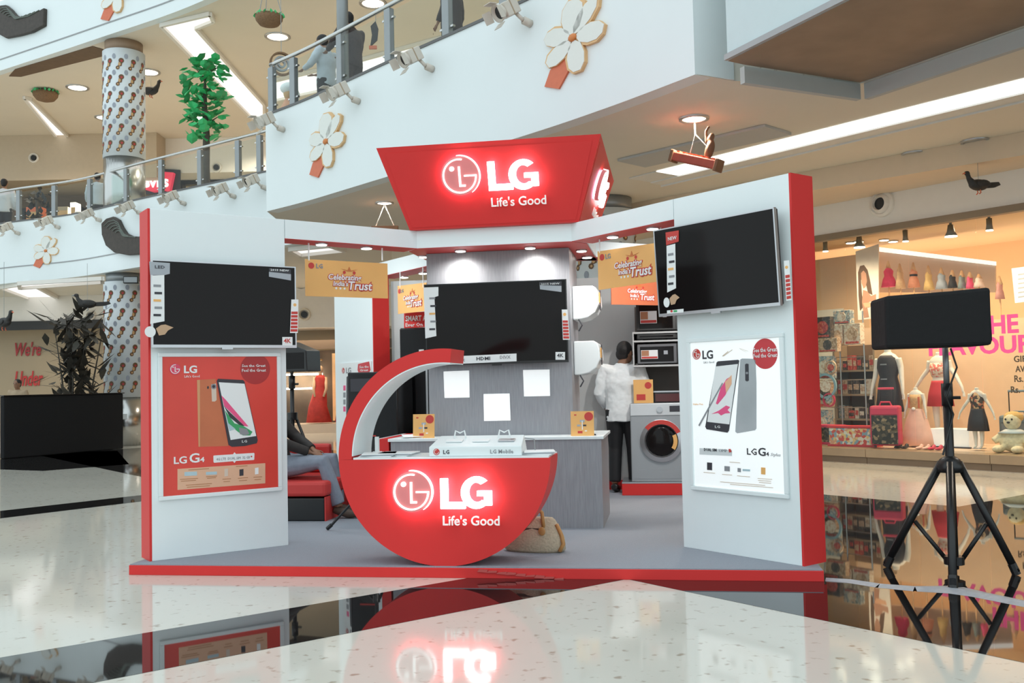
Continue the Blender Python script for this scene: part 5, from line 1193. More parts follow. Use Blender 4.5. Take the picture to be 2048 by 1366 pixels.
# people are built later; bamboo plant behind the barrier
P = aty(165, 760, 21.2); t = thing('bamboo_plant', 'tall dark bamboo plant left of the patterned column', 'plant', T((P.x - .18, 21.2, 0)))
MB().lathe([(.22, 0), (.3, .5), (.28, .52)], seg=18).build('pot', BLK, t)
DLF = [mat('bamboo_leaf', (.055, .05, .04), .6, noise=.4), mat('bamboo_leaf_dry', (.10, .085, .065), .6, noise=.4)]
for k in range(7):
    x, y = rnd.gauss(0, .18), rnd.gauss(0, .15); MB().tube([(x * .5, y * .5, .4), (x, y, 1.6), (x * 1.6, y * 1.4, 2.9)], [.02, .018, .006], 6).build('cane', DLF[1], t)
lf = None
for k in range(280):
    if lf is None:
        o = lf = MB().add([(0, 0, 0), (.05, 0, .12), (.03, .02, .26), (0, .03, .36), (-.03, .02, .26), (-.05, 0, .12)], [(0, 1, 2, 3, 4, 5)]).build('leaf', DLF[0], t); lf2 = lf.data.copy(); lf2.materials[0] = DLF[1]
    else:
        o = lf.copy(); col.objects.link(o); o.parent = t
        if rnd.random() < .3: o.data = lf2
    z = rnd.uniform(.9, 3.0); o.matrix_local = T((max(-.5, min(.5, rnd.gauss(0, .25))), max(-.4, min(.4, rnd.gauss(0, .2))), z)) @ RZ(rnd.uniform(0, 6.28)) @ RX(rnd.uniform(.8, 2.8)) @ M.Scale(rnd.uniform(1.1, 1.7), 4)

# shop seen through the left opening: red dresses on stands
DR = mat('red_cloth', (.45, .035, .03), .7, noise=.4, scale=9, bump=.4); SKIN_M = mat('mannequin_beige', (.60, .42, .28), .5)
t = thing('shop_window', 'dim shop window with shelves seen through the left booth opening', 'shop window', T((-7.4, 26.6, 0)))
MB().box(0, 4.2, .9, 1.0, 0, 2.3).build('backdrop', mat('dark_shop', (.07, .05, .035), .6, noise=.6, scale=3), t); MB().box(0, 4.2, -.2, .9, 0, .25).build('sill', mat('pale_sill', (.55, .45, .36), .4), t)
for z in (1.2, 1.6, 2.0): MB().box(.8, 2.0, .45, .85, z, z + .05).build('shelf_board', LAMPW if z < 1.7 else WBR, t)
MB().box(2.3, 3.0, .7, .88, .3, 2.2).build('tan_panel', WARM, t)
for px, py0, lb, m2 in ((643, 866, 'red dress on a stand in the far shop', DR), (668, 864, 'red and cream dress beside the other red dress in the far shop', DR)):
    P = aty(px, py0, 26.55); t = thing('dress_mannequin', lb, 'mannequin', T((P.x + (.35 if px > 650 else -.1), 26.75, .25)))
    k = 1.55
    MB().loft([(0, 0, .02 * k, .36, .22), (-.03, 0, .3 * k, .26, .18), (.03, 0, .55 * k, .19, .14), (.05, 0, .66 * k, .13, .1), (.05, 0, .8 * k, .17, .11), (.05, 0, .86 * k, .1, .07)], 18).build('dress', m2, t, smooth=True)
    MB().loft([(.05, 0, .86 * k, .05, .05), (.05, 0, .9 * k, .05, .05)], 12).ell((.06, -.02, .97 * k), (.075, .085, .10)).build('head', SKIN_M, t, smooth=True)
    MB().tube([(.19, 0, .82 * k), (.22, -.05, .62 * k), (.16, -.14, .48 * k)], [.05, .042, .03], 8).build('arm', SKIN_M, t, smooth=True); MB().tube([(-.09, 0, .82 * k), (-.13, -.05, .62 * k), (-.08, -.14, .48 * k)], [.05, .042, .03], 8).build('arm', SKIN_M, t, smooth=True)
area('shop_lamp', (-5.4, 26.2, 2.8), 2.0, 40, (1, .75, .5), (0, 0, 0), .5)
# ================================================================ shop on the right
_a, _b = atz(1640, 922, 0), atz(2048, 946, 0); sa = math.atan2(_b.y - _a.y, _b.x - _a.x)
SM = T((_a.x, _a.y, 0)) @ RZ(sa); SF = Fr(SM)
ZB, ZT, SH = 3.30, ZD, .20
X0, X1 = -8.0, 9.5
TILE = mat('tan_plinth', (.34, .25, .16), .35, noise=.15, scale=4); PEACH = mat('peach_wall', (.74, .50, .30), .6, noise=.03); PEACHC = mat('peach_ceiling', (.62, .44, .27), .7, noise=.03)
def sbox(name, x0, x1, y0, y1, z0, z1, m_, par=None, **k):
    o = MB().box(x0, x1, y0, y1, z0, z1).build(name, m_, None, SM, **k); return struct(o)
sbox('wall_shop_bulkhead', X0, X1, 0, .3, ZB, ZT, BULK)
sbox('trim_12', X0, X1, -.03, .1, ZB - .09, ZB, mat('bronze_track', (.26, .19, .12), .5))
pl = thing('shop_plinth', 'tan stone plinth under the shop window', 'plinth', SM)
for k in range(10):
    xa = X0 + k * 1.75; MB().box(xa + .004, xa + 1.746, 0, .4, .09, SH).build('stone_slab', TILE, pl); MB().box(xa + .004, xa + 1.746, .03, .4, 0, .086).build('kick_slab', mat('dark_plinth', (.20, .14, .09), .4), pl)
sbox('floor_shop', X0, X1, .4, 6, 0, SH, mat('shop_floor', (.72, .55, .40), .4))
sbox('wall_shop_back', X0, X1, 4.5, 4.7, SH, ZB + .2, PEACH)
sbox('ceiling_shop', X0, X1, .3, 6, ZB + .15, ZB + .25, PEACHC)
sbox('wall_shop_side', X1, X1 + .1, .3, 6, SH, ZB + .2, PEACH)
gl = thing('shop_glazing', 'tall clear panes of the shop window', 'shop window', SM)
xs_ = [SF.loc(p, 800)[0] for p in (1480, 1585, 1692, 1818, 1957, 2120)]
xs_ = [X0] + xs_ + [X1]
for a, c in zip(xs_[:-1], xs_[1:]): MB().box(a + .006, c - .006, .12, .132, SH, ZB - .09).build('pane', GLASS, gl)
# warm lamps of the shop
for k, (px, y) in enumerate(((1655, .95), (1800, .95), (1960, .95), (2150, .95))):
    x = SF.loc(px, 560, y)[0]; P = SF.at(x, y, ZB + .10)
    l = bpy.data.lights.new('shop_lamp', 'SPOT'); l.energy = 130; l.spot_size = R(150); l.spot_blend = .6; l.color = (1, .74, .48); l.shadow_soft_size = .06
    o = bpy.data.objects.new('shop_lamp', l); col.objects.link(o); o.location = P
# recessed lights, glowing strip
for k, (px, py) in enumerate(((1768, 479), (1786, 482), (1895, 501), (1908, 505), (1998, 520), (2012, 518), (1718, 494))):
    y = 1.0; 
    r = SF.i.to_3x3() @ ray(px, py); o_ = SF.i @ CAM; tt = (ZB + .145 - o_.z) / r.z; p = o_ + r * tt
    if p.y < .3 or p.y > 5: p.y = 2.0
    t = thing('downlight', ('left half of the shop light pair above the crimson outfit', 'right half of the shop light pair above the crimson outfit', 'left half of the shop light pair above the grey outfit', 'right half of the shop light pair above the grey outfit', 'left half of the shop light pair at the lit panel', 'right half of the shop light pair at the lit panel', 'single recessed shop light above the woman poster')[k], 'light', SM @ T((p.x, p.y, ZB + .149)), 'recessed lights in the shop ceiling')
    MB().lathe([(.085, -.02), (.085, 0)], seg=16).build('ring', SILV, t); MB().lathe([(.07, -.025), (.07, -.018)], seg=16).build('lens', LAMPW, t)
# track spots behind the glass
tk = thing('light_track', 'bronze lighting track along the top of the shop window', 'light track', SM); MB().box(X0 + 4, X1, .30, .345, ZB - .03, ZB + .02).build('rail', GREYM, tk)
for k, (px, py0, py1, s_) in enumerate(((1651, 478, 502, .8), (1719, 466, 494, 1.15), (1811, 455, 482, .8), (1902, 440, 472, 1.15), (1979, 430, 460, .9))):
    y = .322; x, z1 = SF.loc(px, py1, y)
    t = thing('track_spot', ('square track spot beside the red wing', 'flared track spot above the woman poster', 'narrow track spot second from the wall poster', 'large flared track spot above the dress row', 'narrow track spot below the black bird')[k], 'spotlight', SM @ T((x, y, 0)), 'track spots behind the shop glass')
    MB().tube([(0, 0, ZB - .03), (0, 0, z1 + .13)], .018, 8).build('stem', GREYM, t)
    fl_ = .055 if s_ > 1 else .04
    MB().lathe([(fl_ * s_ * 1.3, z1), (fl_ * s_ if s_ < 1 else .05, z1 + .06), (.035, z1 + .15)][::1], seg=16).build('head', mat('bronze_lamp', (.20, .15, .10), .5), t, smooth=True); MB().lathe([(fl_ * s_ * 1.25, z1 - .012), (fl_ * s_ * 1.2, z1)], seg=16).build('lens', LAMPW, t)
# big outlet on the bulkhead
x, z = SF.loc(1765, 408, 0); P = SM @ V((x, -.001, z))
t = thing('air_outlet', 'large round air outlet on the bulkhead above the right shop', 'vent', SM @ T((x, 0, z)))
b = MB(); n = 28; r = .185
for (r0, y0, r1, y1) in ((r, 0, r * .97, -.04), (r * .97, -.04, r * .8, -.07), (r * .8, -.07, r * .74, -.05), (r * .74, -.05, r * .5, -.11), (r * .5, -.11, r * .42, -.02)):
    b.add([(rr_ * math.cos(2 * math.pi * k / n), yy, rr_ * math.sin(2 * math.pi * k / n)) for rr_, yy in ((r0, y0), (r1, y1)) for k in range(n)], [(k, (k + 1) % n, n + (k + 1) % n, n + k) for k in range(n)])
b.build('ring', BULK, t, smooth=True); MB().prism(circ(0, 0, r * .5, 24), -.06, -.0).build('throat', BLK, t)
# partition behind the display with photo poster, dress rail and writing
YB = 1.9
pt = thing('display_wall', 'peach display wall at the back of the shop window', 'display wall', SM)
xa, za = SF.loc(1700, 660, YB); zlow = SF.loc(1750, 655, YB)[1]
MB().box(xa - .02, X1 - .3, YB, YB + .08, SH, zlow).build('lower_wall', mat('pale_peach', (.76, .54, .37), .6), pt)
MB().box(xa - 1.6, xa - .02, YB + .6, YB + .7, SH, ZB).build('side_wall', PEACH, pt)
o = MB().box(xa - 1.3, xa - .5, YB + .58, YB + .6, SH + .3, 2.4).build('pale_panel', mat('pale_lit_panel', (.72, .70, .62), .5), pt)
MB().box(xa + .3, X1 - .3, YB + .08, YB + 1.2, zlow - .04, zlow).build('display_ledge', PAPER, pt)
# woman poster
f = SF; y = YB - .03
t = thing('wall_poster', 'tall poster of a long-haired woman in the right shop', 'poster', SM)
o = decal(t, f, [(1711, 503), (1757, 488), (1757, 636), (1716, 640)], mat('pale_photo_print', (.86, .80, .74), .5, noise=.1), y, .02, 'print')
HR = mat('brown_hair_print', (.14, .08, .05), .6); SK = mat('skin_print', (.52, .28, .19), .6)
o2 = decal(o, f, [(1716, 545), (1720, 532), (1728, 530), (1735, 540), (1740, 560), (1745, 590), (1736, 586), (1730, 560), (1722, 560), (1724, 590), (1728, 612), (1720, 622), (1717, 590)], HR, y - .002, .002, 'hair_print')
decal(o, f, [(1722, 546), (1727, 541), (1732, 547), (1734, 562), (1731, 574), (1727, 577), (1723, 566)], SK, y - .004, .002, 'face_print'); decal(o, f, [(1726, 580), (1734, 582), (1742, 592), (1752, 588), (1752, 600), (1738, 604), (1734, 612), (1738, 634), (1728, 636), (1724, 604)], SK, y - .003, .002, 'body_print'); decal(o, f, [(1726, 606), (1750, 604), (1748, 612), (1730, 616)], MATS['soft_orange_print'] if 'soft_orange_print' in MATS else OL, y - .005, .002, 'arm_print')
# row of little dresses on forms
WOOD_ = mat('pale_wood_form', (.66, .42, .24), .6)
rows = ((1776, 522, 574, .030, 'red_dress', (.75, .05, .16)), (1799, 527, 577, .018, 'tan_dress', (.66, .46, .28)), (1826, 525, 575, .022, 'patterned_dress', (.66, .28, .18)), (1856, 531, 580, .018, 'ochre_dress', (.70, .48, .20)), (1882, 535, 578, .022, 'grey_dress', (.36, .42, .52)),
        (1904, 540, 576, .015, 'black_dress', (.03, .03, .035)), (1923, 541, 577, .014, 'teal_dress', (.22, .28, .30)), (1939, 544, 577, .012, 'pink_dress', (.80, .10, .25)), (1957, 548, 574, .018, 'white_top', (.75, .60, .55)), (1998, 552, 598, .014, 'striped_dress', (.60, .30, .28)))
nm_ = ('crimson', 'pale tan', 'black-belted orange', 'ochre', 'pale grey', 'black', 'teal', 'bright pink', 'white and red', 'striped')
for k, (px, y0, y1, w_, dn, c_) in enumerate(rows):
    y = YB + .35; x, zt_ = SF.loc(px, y0, y); zb = max(SF.loc(px, y1, y)[1], zlow + .06); sc_ = (zt_ - zb)
    t = thing('dress_form', 'small %s outfit in the shop display row' % nm_[k], 'dress', SM @ T((x, y, 0)), 'outfits on the upper shop display')
    dm = mat(dn, c_, .7, noise=.25, scale=25, bump=.3); W_ = w_ * 5.2
    MB().lathe([(.05, zb + sc_ * .62), (.012, zt_)], seg=12).build('form_cone', WOOD_, t, smooth=True)
    MB().loft([(0, 0, zb, W_ * .85, .09), (0, 0, zb + sc_ * .3, W_ * .62, .08), (0, 0, zb + sc_ * .42, W_ * .42, .07), (0, 0, zb + sc_ * .60, W_ * .5, .07), (0, 0, zb + sc_ * .72, W_ * .22, .05)], 14).build('dress', dm, t, smooth=True)
    if k == 2: MB().loft([(0, 0, zb + sc_ * .44, W_ * .46, .075), (0, 0, zb + sc_ * .52, W_ * .48, .078)], 14).build('belt', BLK, t)
    MB().tube([(0, 0, zlow + .001), (0, 0, zb + .02)], .012, 6).build('pole', WOOD_, t)
# glowing menu, pink and dark lettering
y = YB - .02; t = thing('lit_panel', 'white lit panel with faint lines at the right edge', 'sign', SM); o = decal(t, SF, [(2023, 537), (2075, 530), (2075, 600), (2030, 606)], mat('lit_menu', (.80, .82, .80), .5, emit=.4), y, .02, 'panel')
for k in range(6): decal(o, SF, [(2036, 548 + 9 * k), (2070, 543 + 9 * k), (2070, 546 + 9 * k), (2036, 551 + 9 * k)], PGREY, y - .002, .002, 'print_line')
PKL = mat('pink_letter', (.88, .10, .30), .4, emit=.25, ecol=(.95, .12, .34))
y = .10; t = thing('window_lettering', 'pink words on the shop glass behind the loudspeaker', 'lettering', SM)
dtext(t, SF, 'FLAVOUR', 1858, 709, 2068, 672, PKL, y, .03, ext=.004); dtext(t, SF, 'THE', 1950, 668, 2036, 630, PKL, y, .03, ext=.004)
t = thing('window_lettering', 'dark gift offer words on the shop glass at the right edge', 'lettering', SM); DKL = mat('dark_window_ink', (.10, .075, .05), .5)
for s_, a, b_, c_, d_ in (('GIFT', 2028, 724, 2062, 711), ('AVAIL', 2031, 744, 2070, 731), ('Rs. 200', 2029, 764, 2075, 750), ('Rs. 1000', 2022, 786, 2078, 772)): dtext(t, SF, s_, a, b_, c_, d_, DKL, y, .02, ext=.002)
# mannequins
MW = mat('mannequin_white', (.80, .76, .70), .35)
def mannequin(label, px, ypx_neck, ypx_foot, y, dress, sc_fix=None, arms=.32):
    x, zn = SF.loc(px, ypx_neck, y); z0 = SF.loc(px, ypx_foot, y)[1]; z0 = max(z0, SH + .001)
    t = thing('mannequin', label, 'mannequin', SM @ T((x, y, z0))); H = zn - z0           # height to the neck
    k = H / 1.45
    b = MB()
    b.loft([(0, 0, 1.45 * k, .05 * k, .05 * k), (0, 0, 1.39 * k, .05 * k, .05 * k), (0, 0, 1.36 * k, .12 * k, .07 * k), (0, 0, 1.30 * k, .17 * k, .09 * k), (0, 0, 1.15 * k, .155 * k, .11 * k), (0, 0, 1.0 * k, .115 * k, .09 * k), (0, 0, .88 * k, .15 * k, .105 * k), (0, 0, .78 * k, .165 * k, .11 * k), (0, 0, .70 * k, .15 * k, .10 * k)], 16)
    for s in (-1, 1):
        b.tube([(s * .17 * k, 0, 1.30 * k), (s * .20 * k, .01, 1.16 * k), (s * (.20 + arms * .3) * k, -.01, 1.02 * k), (s * (.22 + arms * .55) * k, -.05 * k, .84 * k), (s * (.22 + arms * .6) * k, -.06 * k, .76 * k)], [.05 * k, .045 * k, .038 * k, .027 * k, .022 * k], 8)
        for q in range(4): b.tube([(s * (.21 + arms * .6 + q * .012) * k, -.06 * k, .76 * k), (s * (.21 + arms * .62 + q * .016) * k, -.07 * k, .68 * k)], .009 * k, 5)
        b.tube([(s * .08 * k, 0, .76 * k), (s * .085 * k, 0, .45 * k), (s * .08 * k, .01, .25 * k), (s * .07 * k, 0, .06 * k), (s * .07 * k, -.09 * k, .02 * k)], [.085 * k, .06 * k, .05 * k, .032 * k, .026 * k], 10)
    b.build('body', MW, t, vox=.012 * max(k, .7))
    dress(t, k)
    MB().lathe([(.16 * k, 0), (.16 * k, .008)], seg=20).build('stand', SILV, t)
    return t
BD = mat('black_dress_cloth', (.025, .022, .028), .6, noise=.4, scale=12, bump=.3); RSK = mat('red_skirt_cloth', (.58, .035, .05), .6, noise=.15, scale=10); PKT = mat('pink_tulle', (.80, .50, .42), .8, noise=.15, scale=10, bump=.3); GLD = mat('gold_bodice', (.62, .38, .18), .4, noise=.4, scale=40); FLO = busy('floral_print', [(.04, .03, .03), (.60, .18, .10), (.05, .04, .03), (.70, .45, .25), (.10, .06, .04)], 38)
def d_black(t, k):
    MB().loft([(0, 0, z * k, a * k, b_ * k) for z, a, b_ in ((.50, .22, .15), (.72, .19, .13), (.90, .165, .12), (1.02, .135, .105), (1.16, .175, .125), (1.30, .165, .10), (1.345, .12, .085))], 18).build('dress', BD, t, smooth=True)
    for z in (.98, 1.2): MB().box(-.05 * k, .05 * k, -.135 * k, -.125 * k, z * k, (z + .02) * k).build('bow', INKG, t)
def d_red(t, k):
    MB().loft([(0, 0, z * k, a * k, b_ * k) for z, a, b_ in ((.52, .235, .16), (.75, .20, .14), (.92, .15, .11), (.96, .14, .105))], 20).build('skirt', RSK, t, smooth=True)
    MB().loft([(0, 0, z * k, a * k, b_ * k) for z, a, b_ in ((1.02, .13, .10), (1.14, .17, .125), (1.26, .16, .105))], 18).build('top', busy('floral_top', [(.78, .62, .50), (.70, .14, .12), (.80, .68, .58), (.62, .30, .22)], 40), t, smooth=True)
def d_tutu(t, k):
    MB().loft([(0, 0, z * k, a * k, b_ * k) for z, a, b_ in ((.04, .40, .30), (.3, .36, .27), (.65, .27, .20), (.88, .17, .12), (.93, .15, .11))], 26).build('skirt', PKT, t, smooth=True)
    MB().loft([(0, 0, z * k, a * k, b_ * k) for z, a, b_ in ((.90, .145, .11), (1.0, .14, .11), (1.16, .175, .125), (1.28, .165, .10))], 18).build('bodice', GLD, t, smooth=True)
    for s in (-1, 1): MB().box((s * .13 - .02) * k, (s * .13 + .02) * k, -.115 * k, -.10 * k, .95 * k, 1.22 * k).build('red_stripe', OL, t)
    MB().ell((0, -.13 * k, .93 * k), (.05 * k, .02, .04 * k)).build('bow', PAPER, t)
def d_fl(t, k):
    MB().loft([(0, 0, z * k, a * k, b_ * k) for z, a, b_ in ((.42, .26, .18), (.7, .22, .15), (.90, .165, .12), (.95, .155, .115))], 20).build('skirt', BD, t, smooth=True)
    MB().loft([(0, 0, z * k, a * k, b_ * k) for z, a, b_ in ((.93, .15, .115), (1.05, .15, .115), (1.18, .178, .128), (1.30, .12, .10), (1.36, .06, .06))], 18).build('blouse', FLO, t, smooth=True)
mannequin('headless mannequin in a short black dress', 1775, 697, 893, .95, d_black, arms=.06)
mannequin('headless mannequin in a red skirt and floral top behind the tripod', 1877, 704, 873, 1.35, d_red, arms=.36)
mannequin('child mannequin in a pale pink tulle dress', 1831, 775, 893, .80, d_tutu, arms=.1)
mannequin('child mannequin in a black skirt and floral blouse', 1953, 775, 897, .62, d_fl, arms=.34)
# white lit plinths
for px0, px1, yt, yb, y, lb in ((1740, 1757, 844, 890, .95, 'white display cube behind the red suitcase'), (1858, 1939, 857, 893, .85, 'wide white display cube at the foot of the red skirt mannequin')):
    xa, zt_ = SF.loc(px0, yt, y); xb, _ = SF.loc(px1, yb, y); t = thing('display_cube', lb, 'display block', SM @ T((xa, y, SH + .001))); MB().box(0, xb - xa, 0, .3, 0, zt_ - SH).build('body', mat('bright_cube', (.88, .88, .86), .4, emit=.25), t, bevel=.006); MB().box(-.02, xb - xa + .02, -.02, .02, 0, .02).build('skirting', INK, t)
# suitcases
def suitcase(label, px, yb, y, W_, H_, m1, m2, ph):
    x, z = SF.loc(px, yb, y); t = thing('suitcase', label, 'suitcase', SM @ T((x, y, SH + .001)) @ RZ(.35))
    MB().box(-W_ / 2, W_ / 2, -.11, .11, .04, H_).build('shell', m2, t, bevel=.03); MB().box(-W_ / 2 + .025, W_ / 2 - .025, -.118, -.108, .06, H_ * .78).build('printed_front', m1, t, bevel=.006); MB().box(-W_ / 2 + .02, W_ / 2 - .02, -.122, -.112, H_ * .80, H_ * .95).build('pocket', m2, t, bevel=.006)
    for s in (-1, 1):
        MB().tube([(s * W_ * .36, -.06, .04), (s * W_ * .36 + .001, -.06, 0.022)], .02, 8).build('wheel', BLK, t); MB().tube([(s * W_ * .25, .06, H_ - .02), (s * W_ * .25, .06, ph)], .008, 6).build('handle_tube', BLK, t)
    MB().tube([(-W_ * .27, .06, ph), (W_ * .27, .06, ph)], .016, 8).build('pull_handle', m2, t); MB().tube([(-.08, 0, H_), (-.06, 0, H_ + .05), (.06, 0, H_ + .05), (.08, 0, H_)], .012, 8).build('top_handle', m2, t)
RC_ = mat('red_suitcase', (.60, .04, .10), .4, noise=.1); PR_ = busy('dark_printed_canvas', [(.03, .025, .02), (.12, .09, .06), (.05, .04, .03), (.30, .20, .12), (.02, .02, .02)], 26)
suitcase('red suitcase with dark printed front and raised handle', 1774, 893, .36, .40, .60, PR_, RC_, .84)
suitcase('blue grey suitcase with red handle at the right edge', 2040, 884, 1.0, .46, .46, mat('grey_canvas', (.22, .25, .28), .6), mat('blue_suitcase', (.20, .26, .30), .5), .0 + .78)
# red box of toys, toy basket, fluffy doll, shoes
x, z = SF.loc(1706, 890, .35); CLT = busy('busy_toy_print', [(.62, .10, .08), (.80, .55, .25), (.75, .70, .62), (.25, .38, .48), (.70, .35, .22)], 24)
t = thing('toy_box', 'long printed toy box with red edges in the shop window', 'box', SM @ T((x, .35, SH + .001)) @ RZ(.2)); MB().box(-.36, .33, 0, .25, 0, .27).build('body', CLT, t, bevel=.01); MB().box(-.38, .35, -.01, .26, .27, .30).box(-.38, .35, -.008, .0, 0, .03).box(.33, .345, -.008, .25, 0, .27).build('edging', RSK, t)
x, z = SF.loc(1652, 890, .45); t = thing('toy_pack', 'dark and red toy package beside the long toy box', 'box', SM @ T((x, .5, SH + .001))); MB().box(-.22, .2, 0, .2, 0, .30).build('body', RC_, t, bevel=.01); MB().box(-.2, .1, -.004, 0, .04, .26).build('print', PR_, t)
FL_ = mat('cream_plush', (.80, .68, .48), .95, noise=.3, scale=30, bump=.8)
x, z = SF.loc(2028, 890, .55); t = thing('plush_doll', 'cream plush doll with white collar sitting in the window', 'plush toy', SM @ T((x, .55, SH + .001)))
MB().ell((0, 0, .14), (.17, .14, .14)).ell((0, -.02, .40), (.11, .10, .11)).ell((-.12, -.16, .05), (.07, .12, .05)).ell((.12, -.16, .05), (.07, .12, .05)).tube([(-.12, 0, .24), (-.22, -.08, .14)], .05).tube([(.12, 0, .24), (.22, -.08, .14)], .05).build('body', FL_, t, vox=.014)
MB().loft([(0, 0, .25, .19, .16), (0, 0, .30, .09, .08)], 20).build('collar', PAPER, t, smooth=True); MB().ell((-.0, -.125, .39), (.02, .02, .015)).build('nose', INK, t); MB().ell((.0, .02, .45), (.12, .11, .08)).build('hair', mat('blond_plush', (.70, .45, .18), .9), t)
for s in (-1, 1): MB().ell((s * .04, -.112, .43), (.012, .01, .014)).build('eye', INK, t)
for k, (px, lb) in enumerate(((1800, 'pair of dark shoes right of the red suitcase'), (1868, 'red and black shoes beside the tripod pole'), (1843, 'pink sandals under the tulle dress'))):
    x, z = SF.loc(px, 892, .35); t = thing('shoe_pair', lb, 'shoes', SM @ T((x, .38, SH + .001)))
    for s in (-.05, .05): MB().ell((s, 0, .022), (.035, .10, .022)).ell((s, .06, .04), (.028, .035, .035)).build('shoe', (BLK, RC_, PKT)[k], t, vox=.012)
# shelving with small goods
xa, za = SF.loc(1668, 700, 1.2); xb, _ = SF.loc(1745, 700, 1.2)
sh = thing('display_shelves', 'brown display shelves of small goods in the shop', 'shelves', SM @ T((xa, 1.2, 0))); W_ = xb - xa
BSH = mat('dark_shelf_back', (.20, .13, .08), .6); MB().box(0, W_, .35, .38, SH, SF.loc(1700, 690, 1.2)[1]).build('back_board', BSH, sh)
zz = [SF.loc(1700, p, 1.2)[1] for p in (740, 788, 837, 872)]
for z in zz: MB().box(0, W_, 0, .35, z - .03, z).build('shelf_board', TILE, sh)
MB().box(-.03, 0, 0, .38, SH, zz[0] + .5).build('side_board', TILE, sh); MB().box(W_, W_ + .03, 0, .38, SH, zz[0] + .5).build('side_board', TILE, sh)
gm = [busy('goods_a', [(.55, .40, .28), (.66, .50, .36), (.40, .26, .16)], 40), busy('goods_b', [(.08, .06, .05), (.14, .11, .09), (.05, .05, .05)], 40), busy('goods_c', [(.55, .07, .06), (.62, .16, .10), (.45, .05, .05)], 40), busy('goods_d', [(.30, .38, .42), (.45, .52, .52), (.18, .24, .28), (.60, .50, .40)], 40), busy('goods_e', [(.72, .66, .56), (.78, .70, .60), (.60, .45, .34)], 40)]
nmz = ('upper', 'second', 'third', 'lowest')
for r_ in range(3):
    x = .02; k = 0
    while x < W_ - .08 and k < 7:
        w_ = rnd.uniform(.05, .11); h_ = rnd.uniform(.10, .24)
        mm = rnd.choice(gm); t = thing('small_carton', '%s carton, %s from the left on the %s brown display shelf' % (dict(zip([g.name for g in gm], ('tan', 'dark', 'red', 'grey blue', 'cream')))[mm.name], ('first', 'second', 'third', 'fourth', 'fifth', 'sixth', 'seventh')[k], nmz[r_]), 'carton', SM @ T((xa + x, 1.24, zz[r_] + .0005)), 'cartons on the %s brown shelf' % nmz[r_])
        MB().box(0, w_, 0, .12, 0, h_).build('carton', mm, t); MB().box(.008, w_ - .008, -.003, 0, h_ * .3, h_ * .7).build('label', rnd.choice(gm), t)
        x += w_ + .012; k += 1
# busy toy packs and plates stacked at the left of the window
for k, (px, py, w_, h_, m_, lb) in enumerate(((1655, 690, 40, 26, 0, 'tan toy pack under the plates'), (1683, 634, 34, 24, 3, 'grey blue toy box on top of the white packs'), (1674, 669, 22, 36, 4, 'tall white toy pack with red mark'), (1704, 668, 34, 40, 4, 'wide white toy pack with pictures'), (1648, 735, 34, 44, 3, 'grey pack with round picture near the red wing'), (1646, 790, 30, 50, 0, 'large round picture pack near the red wing'), (1645, 845, 28, 50, 3, 'lowest picture pack near the red wing'), (1645, 655, 32, 40, 1, 'dark round picture pack near the red wing'))):
    y = 1.0 if px > 1660 else .9; x0_, z1_ = SF.loc(px - w_ / 2, py - h_ / 2, y); x1_, z0_ = SF.loc(px + w_ / 2, py + h_ / 2, y)
    t = thing('toy_package', lb, 'package', SM @ T((x0_, y, z0_))); W2, H2 = x1_ - x0_, z1_ - z0_
    MB().box(0, W2, 0, .12, 0, H2).build('box', gm[m_], t, bevel=.006); MB().prism(circ(W2 * .5, H2 * .5, min(W2, H2) * .36, 16), -.006, 0).build('round_print', gm[(m_ + 1) % 5], t); MB().box(W2 * .1, W2 * .9, -.008, -.002, H2 * .04, H2 * .14).build('stripe', gm[2], t)
tw_ = thing('toy_rack', 'wire rack carrying the toy packages beside the red wing', 'rack', SM); xl = SF.loc(1628, 700, 1.05)[0]; xr = SF.loc(1722, 700, 1.05)[0]
for x in (xl, (xl + xr) / 2, xr): MB().tube([(x, 1.13, SH), (x, 1.13, SF.loc(1700, 624, 1.13)[1])], .012, 6).build('upright', SILV, tw_)
for p in (655, 690, 715, 760, 815, 872): z = SF.loc(1680, p, 1.1)[1]; MB().tube([(xl, 1.13, z), (xr, 1.13, z)], .008, 6).build('cross_wire', SILV, tw_)
for k, (px, py, r) in enumerate(((1650, 772, 22), (1657, 800, 12), (1660, 735, 12))):
    x, z = SF.loc(px, py, .8); t = thing('hoop_toy', ('large blue hoop among the toys', 'small red and white ball toy', 'round toy disc above the blue hoop')[k], 'toy', SM @ T((x, .8, z))); rr_ = abs(SF.loc(px + r, py, .8)[0] - x)
    MB().prism(arc(0, 0, rr_, rr_ * .82, 0, 359.9, 30), 0, .03).build('hoop', (mat('blue_toy', (.25, .42, .50), .5), RC_, gm[0])[k], t); MB().prism(circ(0, 0, rr_ * .5, 16), .005, .025).build('centre', gm[4 - k], t)
# ceiling slanting light strip inside the shop
t = thing('light_strip', 'long pale light strip above the dress row in the shop', 'light', SM); y = YB + .9
MB().prism(SF.poly([(1757, 494), (1990, 523), (1990, 531), (1757, 503)], y), y, y + .04).build('diffuser', mat('cool_strip', (1, 1, 1), .5, emit=.7, noise=0, ecol=(.85, .95, 1)), t); MB().prism(SF.poly([(1757, 503), (1990, 531), (1990, 585), (1757, 585)], y + .05), y + .05, y + .09).build('back_panel', mat('pale_pink_panel', (.60, .46, .37), .6), t)

for k, (px, y) in enumerate(((1640, 3.2), (1800, 3.4), (1960, 3.4), (2150, 3.4))):
    x = SF.loc(px, 600, y)[0]; area('shop_fill_uplight', SF.at(x, y, 1.6), 1.2, 30, (1, .74, .50), (math.pi, 0, 0), 1.2)  # unseen up-facing lamps added behind the display wall to brighten the shop ceiling
